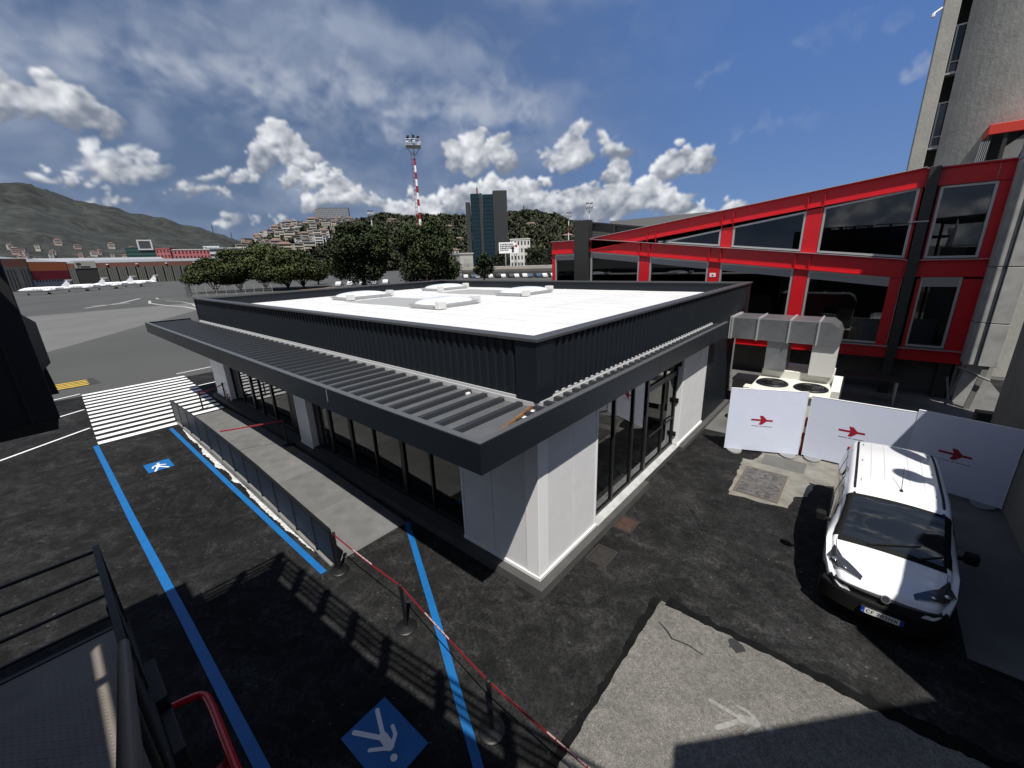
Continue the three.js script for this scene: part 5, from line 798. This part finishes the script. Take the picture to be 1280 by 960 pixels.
// ---- hangars
function obox(name, a, b, y0, y1, t, mat, parent) { // upright slab from a to b (plan points), t thick behind
  const dx = b[0] - a[0], dz = b[1] - a[1], l = Math.hypot(dx, dz), n = [dz / l * -1 * t, 0, dx / l * t]; return mesh(name, quadPrism([[a[0], y0, a[1]], [b[0], y0, b[1]], [b[0], y1, b[1]], [a[0], y1, a[1]]], [-n[0], 0, -n[2]]), mat, parent);
}
{
  const brown = std([.115, .042, .028], .7, { map: tint(128, [.95, .95, .95], .15, 8, 4, .1) }), doorM = std([.085, .085, .075], .7, { map: tint(128, [.95, .95, .95], .2, 8, 4, .1) }), rib = std([.045, .045, .04], .7);
  const lp = (a, b, t) => [mix(a[0], b[0], t), mix(a[1], b[1], t)];
  function hangar(label, a, b, H, band, n, opt = {}) {
    const h = thing('hangar', label, 'hangar'); obox('band', a, b, H - band, H, 6, opt.band || brown, h);
    if (opt.second) obox('lower_band', lp(a, b, .02), lp(a, b, .98), H - band * 2, H - band - .05, 5, opt.second, h);
    const yt = opt.second ? H - band * 2 : H - band;
    for (let i = 0; i < n; i++) { if (opt.open && i >= opt.open[0] && i < opt.open[1]) continue; const p = lp(a, b, i / n + .004), q = lp(a, b, (i + 1) / n - .004); obox('door_leaf', p, q, 0, yt, 1 + (i & 1) * .6, opt.leaf || doorM, h); if (!opt.second) for (let k = 1; k < 4; k++) obox('door_rib', lp(p, q, k / 4 - .02), lp(p, q, k / 4 + .02), .3, yt - .2, -.25, rib, h); }
    const dx = b[0] - a[0], dz = b[1] - a[1], l = Math.hypot(dx, dz), nx = dz / l, nz = -dx / l, D = opt.depth || 34; const c = [a[0] + nx * D, a[1] + nz * D], d = [b[0] + nx * D, b[1] + nz * D];
    mesh('roof', quadPrism([[a[0], H - .1, a[1]], [b[0], H - .1, b[1]], [d[0], H + (opt.rise || 2.5), d[1]], [c[0], H + (opt.rise || 2.5), c[1]]], [0, -.3, 0]), std([.20, .205, .21], .6), h);
    obox('side_wall', a, c, 0, H - .3, .5, rib, h); obox('side_wall', b, d, 0, H - .3, .5, rib, h); obox('rear_wall', c, d, 0, H, .5, M.dark, h);
    return h;
  }
  hangar('grey hangar with a brown eaves band beside the black cladding', [-18, -286], [-1.5, -296], 14.4, 3.6, 4, { depth: 26 });
  const h2 = hangar('hangar with orange and dark red bands over small windows', [-1.4, -300], [12.2, -314], 13, 4.2, 5, { band: std([.50, .13, .035], .7), second: std([.22, .008, .014], .7), leaf: std([.22, .22, .21], .7), depth: 20 });
  for (let i = 0; i < 12; i++) { const p = lp([-1.4, -300], [12.2, -314], .06 + i * .077), q = lp([-1.4, -300], [12.2, -314], .06 + i * .077 + .04); obox('window', p, q, 3.6, 4.6, -.12, M.black, h2); }
  const h3 = hangar('long low hangar with brown eaves band, ribbed doors and one black opening', [14.5, -386], [100, -371], 13.6, 3.0, 18, { open: [1, 3] });
  { const p = lp([14.5, -386], [100, -371], 1 / 18), q = lp([14.5, -386], [100, -371], 3.05 / 18); obox('sign_board', p, q, 10.4, 14.6, -.5, std([.19, .19, .17], .7), h3); for (const [u0, u1, y0, y1] of [[.1, .3, 12.4, 13.7], [.12, .2, 11.1, 11.7], [.25, .7, 11.0, 11.7]]) obox('sign_lettering', lp(p, q, u0), lp(p, q, u1), y0, y1, -.7, M.black, h3); obox('opening', p, q, 0, 10.4, .2, M.black, h3); }
  for (const t of [.23, .4, .58, .76]) { const p = lp([14.5, -386], [100, -371], t); mesh('wall_lamp', bx(p[0] - .6, p[0] + .6, 12.2, 12.6, p[1] + .2, p[1] + 1), M.white, h3); }
  const gr = thing('grey_shed_roof', 'long pale grey shed roof behind the hangars', 'building'); mesh('wall', bx(4, 72, 0, 15.4, -450, -424), std([.16, .165, .17], .6), gr); mesh('roof', quadPrism([[3, 15.4, -423], [73, 15.4, -423], [73, 18.2, -438], [3, 18.2, -438]], [0, -.3, 0]), std([.30, .31, .32], .5), gr);
  for (let i = 0; i < 2; i++) mesh('roof_hatch', bx(28 + i * 22, 40 + i * 22, 15.5, 16.3, -423.5, -422.5), M.white, gr);
}
// ---- business jets
{
  const jw = std([.78, .78, .78], .35), proto = thing('business_jet', 'white business jet parked before the hangars', 'aircraft', [0, 0, 0], 0, 'jets parked in front of the hangars');
  mesh('fuselage', uvM(new THREE.LatheGeometry([[0, -7], [.12, -6.8], [.45, -6.1], [.75, -5.2], [.92, -4], [.95, -1], [.95, 2], [.8, 4], [.45, 6], [.12, 7.2], [0, 7.3]].map((p) => new THREE.Vector2(...p)), 20).rotateZ(-Math.PI / 2).translate(0, 1.9, 0)), jw, proto);
  mesh('wing', [quadPrism([[-.6, 1.5, .7], [1.2, 1.5, .7], [1.6, 1.75, 7], [.9, 1.75, 7]], [0, -.16, 0]), quadPrism([[-.6, 1.5, -.7], [1.2, 1.5, -.7], [1.6, 1.75, -7], [.9, 1.75, -7]], [0, -.16, 0])], jw, proto);
  mesh('tail_fin', quadPrism([[4.4, 2.5, -.07], [6.8, 2.3, -.07], [7.9, 4.9, -.07], [6.6, 4.9, -.07]], [0, 0, .14]), jw, proto);
  mesh('tailplane', quadPrism([[6.5, 4.95, -2.6], [7.6, 4.95, -2.6], [8.0, 4.95, 2.6], [6.9, 4.95, 2.6]], [0, .14, 0]), jw, proto);
  for (const s of [1, -1]) mesh('engine', uvM(new THREE.CylinderGeometry(.42, .36, 2.3, 16).rotateZ(Math.PI / 2).translate(3.9, 2.3, s * 1.45)), jw, proto);
  mesh('cabin_windows', (() => { const g = []; for (let i = 0; i < 6; i++) for (const s of [1, -1]) g.push(new THREE.SphereGeometry(.16, 8, 6).scale(1, 1.2, .4).translate(-3 + i * .95, 2.15, s * .9)); return g; })(), M.black, proto);
  mesh('cockpit_glass', new THREE.SphereGeometry(.62, 14, 10).scale(.9, .55, 1).translate(-5.15, 2.25, 0), M.black, proto);
  for (const [x, z] of [[-4.6, 0], [.9, 1.4], [.9, -1.4]]) { mesh('gear_leg', bar([x, .3, z], [x, 1.3, z], .07, 6), M.alu, proto); mesh('wheel', new THREE.CylinderGeometry(.32, .32, .25, 14).rotateX(Math.PI / 2).translate(x, .33, z), M.rubber, proto); }
  const spots = [[-.5, -222, .10, .92, 'white business jet standing before the orange and red hangar'], [10.5, -238, .12, .95, 'white business jet second in the row, tail over its neighbour'], [20.5, -250, .08, 1.0, 'white business jet before the black hangar opening'], [31.5, -268, -.05, 1.0, 'white business jet at the end of the row by the ribbed doors']];
  spots.forEach(([x, z, t, s, lb], i) => { const o = i ? proto.clone() : proto; if (i) { o.name = numbered('business_jet'); scene.add(o); o.userData = { ...proto.userData }; } o.userData.label = lb; o.position.set(x, 0, z); o.rotation.y = t; o.scale.setScalar(s); });
}
// ---- buildings of the town
function block(name, label, cat, az, d, y0, w, h, dep, mat, opt = {}) {
  const [x, z] = bear(az, d), o = thing(name, label, cat, [x, y0, z], -(az + (opt.turn || 0)) * DEG, opt.group);
  mesh('wall', bx(-w / 2, w / 2, -14, h, -dep / 2, dep / 2), mat, o);
  if (opt.roof) mesh('roof', (() => { const g = new THREE.CylinderGeometry(.35, .74, h * .13 + .8, 4, 1).rotateY(Math.PI / 4).scale(w * 1.04, 1, dep * 1.04).translate(0, h + (h * .13 + .8) / 2, 0); return uvM(g); })(), opt.roof, o);
  else mesh('parapet', bx(-w / 2 - .3, w / 2 + .3, h, h + .7, -dep / 2 - .3, dep / 2 + .3), opt.cap || mat, o);
  const fl = opt.floors || Math.max(2, Math.round(h / 3.4)), nc = opt.cols || Math.max(3, Math.round(w / 3.2)), fh = h / fl;
  if (opt.bands) for (let f = 0; f < fl; f++) { mesh('window_band', bx(-w / 2 + .8, w / 2 - .8, f * fh + fh * .35, f * fh + fh * .82, dep / 2, dep / 2 + .12), opt.glass || winM, o); if (opt.balcony) mesh('balcony', bx(-w / 2 + .3, w / 2 - .3, f * fh, f * fh + fh * .32, dep / 2, dep / 2 + 1.1), opt.balcony, o); }
  else for (let f = 0; f < fl; f++) for (let c = 0; c < nc; c++) { const cw = w / nc; const m = new THREE.Mesh(winGeo(cw * .42, fh * .5), opt.glass || winM); m.name = 'window'; m.position.set(-w / 2 + (c + .5) * cw, f * fh + fh * .56, dep / 2 + .05); m.castShadow = m.receiveShadow = true; o.add(m); }
  return o;
}
const winM = std([.03, .032, .036], .25), wgs = new Map(); const winGeo = (w, h) => { const k = w.toFixed(1) + h.toFixed(1); if (!wgs.has(k)) wgs.set(k, new THREE.BoxGeometry(w, h, .3)); return wgs.get(k); };
const wallM = [[.42, .39, .34], [.40, .32, .27], [.46, .44, .41], [.34, .25, .22], [.52, .51, .49], [.30, .29, .27], [.42, .38, .31]].map((c) => std(c, .85)), terra = std([.16, .105, .08], .85), greyRoof = std([.2, .19, .18], .85);
{
  const R = mulberry(404), label = ['cream', 'salmon', 'pale stone', 'brick pink', 'off-white', 'grey-brown', 'ochre'];
  for (let i = 0; i < 150; i++) {
    const u = i / 150, az = 15.0 + 14.6 * (.08 + .92 * Math.pow(R(), .75)), r = 600 + 390 * Math.pow(R(), .75), y = hillB(az, r); if (y < 3) continue;
    const k = Math.floor(R() * 7), w = 7 + R() * 8, h = 8 + R() * 13;
    block('town_house', `${label[k]} house stacked on the hillside town beyond the pines`, 'house', az, r, y, w, h, 10 + R() * 6, wallM[k], { turn: (R() - .5) * 60, roof: R() > .8 ? terra : null, cap: greyRoof, bands: true, group: `${label[k]} hillside houses` });
  }
  for (let i = 0; i < 90; i++) { const az = -3 + R() * 16, r = 1310 + Math.pow(R(), 1.4) * 380, y = Math.max(0, hillA(az, r)); const k = Math.floor(R() * 7); block('valley_house', `small ${label[k]} house at the foot of the mountain`, 'house', az, r, y + 2, 6 + R() * 8, 6 + R() * 6, 8, wallM[k], { turn: (R() - .5) * 50, roof: R() > .4 ? terra : null, cap: greyRoof, bands: true, group: `${label[k]} houses below the mountain` }); }
  for (let i = 0; i < 16; i++) { const az = 33 + R() * 26, r = 560 + R() * 300, y = hillB(az, r); const k = Math.floor(R() * 7); block('wood_house', `${label[k]} house among the trees of the wooded hill`, 'house', az, r, y + 1, 10 + R() * 8, 7 + R() * 5, 9, wallM[k], { turn: (R() - .5) * 60, roof: R() > .3 ? terra : null, cap: greyRoof, bands: true, group: `${label[k]} houses in the wood` }); }
  const concreteGrey = std([.20, .215, .23], .8);
  block('hilltop_apartments', 'huge grey gridded apartment block crowning the hillside town', 'building', 27.6, 1040, hillB(27.6, 1040) - 4, 62, 52, 18, concreteGrey, { turn: 8, floors: 14, cols: 22, glass: std([.055, .07, .085], .3) });
  block('hilltop_apartments', 'narrow grey end block beside the huge gridded apartments', 'building', 26.2, 1065, hillB(26.2, 1065) - 4, 20, 53, 16, std([.23, .21, .19], .8), { turn: -40, floors: 14, cols: 5, glass: std([.05, .05, .055], .3) });
  block('grey_office', 'long grey office block with pale bands below the town', 'building', 24.2, 560, 2, 62, 16, 14, std([.23, .235, .24], .7), { turn: -6, bands: true, floors: 3, balcony: std([.42, .43, .44], .7) });
  block('white_office', 'white office block with dark strips behind the pines', 'building', 15.9, 520, 0, 34, 27, 14, std([.55, .57, .58], .7), { turn: -12, bands: true, floors: 6 });
  block('white_office', 'pale tower block at the end of the white office', 'building', 14.6, 530, 0, 13, 29, 12, std([.50, .52, .52], .7), { turn: 10, floors: 8, cols: 3 });
  block('brown_office', 'low white building with dark top storey behind the pines', 'building', 22.6, 420, 0, 34, 11, 14, std([.40, .39, .37], .7), { turn: -4, bands: true, floors: 2 });
  block('pink_building', 'pink office block with rows of small dark windows', 'building', 12.65, 500, 0, 27, 25, 18, std([.40, .115, .12], .8), { turn: -4, floors: 6, cols: 10, cap: std([.5, .5, .48], .8) });
  block('pink_building', 'dark pink side block behind the pink office', 'building', 10.7, 530, 0, 12, 27.5, 14, std([.34, .10, .10], .8), { turn: 30, floors: 6, cols: 4 });
  const gg = block('green_glass_office', 'dark green glass office with a white framed roof screen', 'building', 8.9, 545, 0, 25, 28.5, 16, std([.018, .045, .042], .25), { turn: 10, bands: true, floors: 8, glass: std([.03, .075, .068], .15), cap: std([.03, .06, .055], .4) });
  mesh('roof_screen', [bx(-2.6, 8.4, 27, 28.2, 8.4, 9.2), bx(-2.6, 8.4, 35, 36.2, 8.4, 9.2), bx(-2.6, -1.4, 28.2, 35, 8.4, 9.2), bx(7.2, 8.4, 28.2, 35, 8.4, 9.2)], std([.42, .43, .43], .6), gg); mesh('screen_infill', bx(-1.4, 7.2, 28.2, 35, 8.5, 8.8), std([.05, .055, .06], .3), gg);
}
// ---- dark tower block beyond the overpass
{
  const [x, z] = bear(46.2, 420), t = thing('dark_tower_block', 'dark teal office tower of three upright slabs behind the trees', 'building', [x, 0, z], -46.2 * DEG);
  const teal = new THREE.MeshPhysicalMaterial({ color: lin(.009, .024, .032), roughness: .25 }), conc = std([.020, .024, .025], .7, { map: tint(128, [.95, .95, .95], .3, 8, 5, .08) });
  for (const [a, b, h, d, m] of [[-18.2, -14.2, 59, 18, conc], [-13.4, -5.6, 66.2, 16, teal], [-5.4, -2.6, 66.0, 22, conc], [-2.4, 7.2, 65.4, 17, teal], [7.4, 20.4, 68.2, 20, conc]]) mesh('slab', bx(a, b, 0, h, -d / 2, d / 2), m, t);
  for (let f = 1; f < 19; f++) for (const [a, b, d] of [[-13.2, -5.8, 16], [-2.2, 7.0, 17]]) mesh('floor_line', bx(a, b, f * 3.45 - .18, f * 3.45 + .18, d / 2, d / 2 + .25), std([.008, .018, .024], .4), t);
  for (const a of [9.5, 12, 14.5, 17]) mesh('fin', bx(a, a + .5, 0, 67.5, 10, 10.7), std([.022, .026, .028], .7), t);
  mesh('roof_beacon', [bar([-7, 66, 0], [-7, 72.5, 0], .7, 8)], std([.2, .04, .03], .6), t);
}
// ---- light masts
function mast(az, d, topEl, label, banded, big) {
  const [x, z] = bear(az, d), H = high(topEl, d), o = thing('light_mast', label, 'light mast', [x, 0, z], -az * DEG, big ? undefined : 'distant apron light masts'), r0 = big ? .42 : .3, r1 = big ? .24 : .2, n = banded;
  const hh = H - (big ? 4.2 : 3);
  for (let i = 0; i < n; i++) { const u = i / n, v = (i + 1) / n; mesh('mast_section', bar([0, hh * u, 0], [0, hh * v - .01, 0], mix(r0, r1, u), 12, mix(r0, r1, v)), i & 1 ? redB : M.white, o); }
  const W = big ? 1.75 : 1.6; mesh('bracket', [bar([0, hh - 1.2, 0], [-W, hh + 1, 0], .09, 6), bar([0, hh - 1.2, 0], [W, hh + 1, 0], .09, 6), bar([0, hh - 1.2, 0], [0, hh + 1, W], .09, 6), bar([0, hh - 1.2, 0], [0, hh + 1, -W], .09, 6)], M.alu, o);
  mesh('platform', [bx(-W, W, hh + 1, hh + 1.12, -W, W), ...[-W, W].flatMap((q) => [bar([q, hh + 1, -W], [q, hh + 2.4, -W], .06, 5), bar([q, hh + 1, W], [q, hh + 2.4, W], .06, 5), bar([q, hh + 2.3, -W], [q, hh + 2.3, W], .05, 5), bar([-W, hh + 2.3, q], [W, hh + 2.3, q], .05, 5)])], M.alu, o);
  for (let i = 0; i < (big ? 6 : 4); i++) { const a = i / (big ? 6 : 4) * 6.283 + .4; mesh('floodlight', rbx(Math.cos(a) * W - .35, Math.cos(a) * W + .35, hh + 1.3, hh + 1.95, Math.sin(a) * W - .2, Math.sin(a) * W + .2, .06), M.alu, o); mesh('floodlight', rbx(Math.cos(a) * W * .8 - .3, Math.cos(a) * W * .8 + .3, hh + 2.7, hh + 3.3, Math.sin(a) * W * .8 - .18, Math.sin(a) * W * .8 + .18, .06), M.blackSteel, o); }
  mesh('lightning_rod', bar([0, hh + 1, 0], [0, H, 0], .05, 5), M.blackSteel, o);
  if (big) { const l = []; for (let y = 15; y < hh - 1; y += 1) l.push(bx(-.85, -.35, y, y + .06, -.25, .25)); l.push(bar([-.85, 14.5, -.25], [-.75, hh - .5, -.25], .04, 5), bar([-.85, 14.5, .25], [-.75, hh - .5, .25], .04, 5)); mesh('ladder', l, redB, o); }
}
const redB = std([.26, .012, .014], .6);
mast(37.75, 116, 14.9, 'tall red and white banded light mast above the huge round trees', 21, true);
mast(31.8, 250, 6.4, 'slim distant light mast between the trees and hilltop apartments', 5); mast(59.6, 210, 6.6, 'slim distant light mast above the roof screen of the red wing', 7); mast(57.0, 280, 5.6, 'faint slim distant light mast just left of the roof screen mast', 7);
// pylons on the ridges
for (const [az, r, f, h, lb] of [[15.0, RA, hillA, 46, 'lattice pylon highest on the falling mountain ridge'], [16.6, RA, hillA, 38, 'short lattice pylon near the low end of the mountain ridge'], [8.7, RA, hillA, 30, 'small antenna pylon midway along the mountain ridge'], [20.4, RB, hillB, 22, 'antenna pylon on the roofs of the hillside town'], [44.2, RB, hillB, 22, 'antenna pylon on the wooded hill left of the dark tower'], [33.8, RB, hillB, 18, 'antenna pylon on the wooded hill left of the big mast'], [51.2, RB, hillB, 30, 'antenna pylon on the wooded hill right of the dark tower']]) {
  const [x, z] = bear(az, r), o = thing('pylon', lb, 'pylon', [x, f(az, r) - 2, z]); const w = h * .06; mesh('lattice', [[-w, -w], [w, -w], [-w, w], [w, w]].map(([a, b]) => bar([a, 0, b], [a * .15, h, b * .15], h * .012, 4)), M.darkSteel, o); mesh('cross_arm', [bar([-w * 1.6, h * .72, 0], [w * 1.6, h * .72, 0], h * .012, 4), bar([-w * 1.2, h * .86, 0], [w * 1.2, h * .86, 0], h * .012, 4)], M.darkSteel, o);
}
// ---- overpass with railing, billboard, low buildings, parked cars
{
  const a = bear(42.6, 172), b = bear(57.5, 150), o = thing('overpass', 'low concrete overpass with a dark railing behind the pavilion roof', 'bridge'); const lp = (t) => [mix(a[0], b[0], t), mix(a[1], b[1], t)];
  obox('parapet', a, b, 3.1, 4.1, 9, std([.34, .32, .28], .85), o); obox('deck_edge', a, b, 2.2, 3.1, 8.5, std([.10, .095, .085], .85), o);
  obox('retaining_wall', lp(0), lp(1), 0, 2.2, 7, std([.05, .048, .043], .9), o);
  for (let i = 0; i <= 14; i++) { const p = lp(i / 14); mesh('railing_post', bar([p[0], 4.1, p[1]], [p[0], 5.5, p[1]], .07, 5), M.darkSteel, o); }
  for (const y of [4.5, 4.95, 5.4]) mesh('railing_rail', bar([a[0], y, a[1]], [b[0], y, b[1]], .05, 5), M.darkSteel, o);
  for (const t of [.2, .52, .8]) { const p = lp(t); mesh('lamp_post', bar([p[0], 4, p[1]], [p[0], 8.5, p[1]], .09, 6), M.darkSteel, o); }
  const [bx0, bz0] = bear(49.1, 178), B = thing('billboard', 'white billboard with lines of dark lettering above the overpass', 'billboard', [bx0, 0, bz0], -49.1 * DEG);
  mesh('board', (() => { const s = new THREE.Shape([[-4.1, 9.1], [-4.1, 13.4], [2.4, 13.4], [4.1, 11.6], [4.1, 9.1]].map((p) => new THREE.Vector2(...p))); return uvM(new THREE.ExtrudeGeometry(s, { depth: .4, bevelEnabled: false })); })(), M.white, B);
  { const g = [], r = mulberry(12); for (let k = 0; k < 4; k++) { let x = -3.6; const end = [1.2, 1.9, 1.4, -.6][k]; while (x < end) { const w = .25 + r() * .6; g.push(bx(x, x + w, 12.4 - k * .75, 12.85 - k * .75, .4, .45)); x += w + .18; } } mesh('lettering', g, M.black, B); }
  mesh('emblem', [new THREE.CylinderGeometry(.6, .6, .06, 16).rotateX(Math.PI / 2).translate(1.6, 11.0, .43), bx(1.2, 2.0, 9.4, 10.5, .4, .45)], M.black, B); mesh('roundel', new THREE.CylinderGeometry(.5, .5, .06, 16).rotateX(Math.PI / 2).translate(3.0, 11.9, .43), M.redDark, B);
  mesh('post', bar([-1.5, 0, .2], [-1.5, 9.1, .2], .25, 8), M.alu, B); mesh('post', bar([.6, 0, .2], [.6, 9.1, .2], .25, 8), M.white, B); mesh('post', bar([3.0, 0, .2], [3.0, 9.1, .2], .18, 8), M.alu, B);
  const w = (n, lb, az, d, y0, ww, h, dp, c, o2) => block(n, lb, 'building', az, d, y0, ww, h, dp, std(c, .85), o2);
  w('white_shed', 'plain pale building half hidden by the huge round tree', 42.7, 215, 0, 7.5, 9.8, 10, [.40, .38, .35], { floors: 1, cols: 1, turn: -30, glass: std([.35, .34, .31], .8) });
  w('white_house', 'white house with roof terrace behind the billboard', 50.6, 330, 0, 15, 21, 10, [.55, .53, .5], { floors: 4, cols: 6 }); w('terrace_house', 'pale low house with red roof left of the dark tower', 41.0, 330, 0, 16, 15, 10, [.40, .36, .33], { roof: terra, floors: 3, cols: 6 });
  const eb = struct('earth_bank', flat([bear(22.2, 150), bear(26.8, 140), bear(27.5, 128), bear(24, 126), bear(22.2, 138)], .02), std([1, 1, 1], .95, { map: tint(256, [.20, .115, .055], .3, 8, 5, .05) }));
}
{
  const R = mulberry(55), cols = [['white', [.62, .62, .62]], ['silver', [.35, .36, .37]], ['black', [.02, .02, .022]], ['dark grey', [.07, .072, .08]], ['white', [.6, .6, .6]], ['blue grey', [.05, .08, .13]], ['white', [.6, .6, .6]]];
  const prof = new THREE.Shape([[-2.1, .35], [-2.12, .75], [-1.3, .92], [-.7, 1.42], [.9, 1.45], [1.6, 1.0], [2.1, .9], [2.12, .35]].map((p) => new THREE.Vector2(...p))), gl = new THREE.Shape([[-1.18, .95], [-.65, 1.36], [.85, 1.39], [1.42, 1.0]].map((p) => new THREE.Vector2(...p)));
  const bodyG = uvM(new THREE.ExtrudeGeometry(prof, { depth: 1.56, bevelEnabled: true, bevelSize: .06, bevelThickness: .08, bevelSegments: 2 }).translate(0, 0, -.78)), glG = uvM(new THREE.ExtrudeGeometry(gl, { depth: 1.75, bevelEnabled: false }).translate(0, 0, -.875)), wh = new THREE.CylinderGeometry(.32, .32, .2, 14).rotateX(Math.PI / 2), gm = std([.012, .013, .015], .1);
  function car(x, z, t, k) { const o = thing('parked_car', `${cols[k][0]} car parked below the overpass behind the pavilion`, 'car', [x, 0, z], t, `${cols[k][0]} parked cars`); mesh('body', bodyG, new THREE.MeshPhysicalMaterial({ color: lin(...cols[k][1]), roughness: .35, clearcoat: 1, clearcoatRoughness: .05 }), o); mesh('glass', glG, gm, o); for (const [a, b] of [[-1.35, .82], [1.3, .82], [-1.35, -.82], [1.3, -.82]]) { const w = mesh('wheel', wh, M.rubber, o); w.position.set(a, .32, b); } }
  for (let i = 0; i < 15; i++) car(mix(109, 118, i / 14) + (i & 1) * .8, mix(-118, -80, i / 14), .9 + (R() - .5) * .2, Math.floor(R() * 7)); for (let i = 0; i < 5; i++) car(62 + i * 3.2, -128 + i * 1.8, .7 + R() * .2, Math.floor(R() * 7)); for (let i = 0; i < 6; i++) car(114 + i * 1.8, -112 + i * 6.5, 2.2, Math.floor(R() * 7));
}
// ---- mesh fence along the apron edge
{
  const o = thing('apron_fence', 'grey wire mesh fence on posts at the apron edge by the pines', 'fence'), a = [20.5, -124], b = [38, -118], c = [27, -150]; const wire = new THREE.MeshStandardMaterial({ color: lin(.16, .16, .155), roughness: .7 });
  const run = (p, q, n) => { for (let i = 0; i <= n; i++) { const x = mix(p[0], q[0], i / n), z = mix(p[1], q[1], i / n); mesh('fence_post', bar([x, 0, z], [x, 2.6, z], .07, 6), M.alu, o); } for (const y of [.3, .9, 1.5, 2.1, 2.55]) mesh('wire', bar([p[0], y, p[1]], [q[0], y, q[1]], .03, 4), wire, o); const g = []; for (let i = 0; i < n * 7; i++) { const x = mix(p[0], q[0], i / n / 7), z = mix(p[1], q[1], i / n / 7); g.push(bar([x, .1, z], [x, 2.55, z], .025, 4)); } mesh('wire_mesh', g, wire, o); };
  run(a, b, 9); run(a, c, 10);
}

scene.traverse((o) => { if (o.isMesh) { o.castShadow = o.receiveShadow = true; } });
renderer.render(scene, camera);
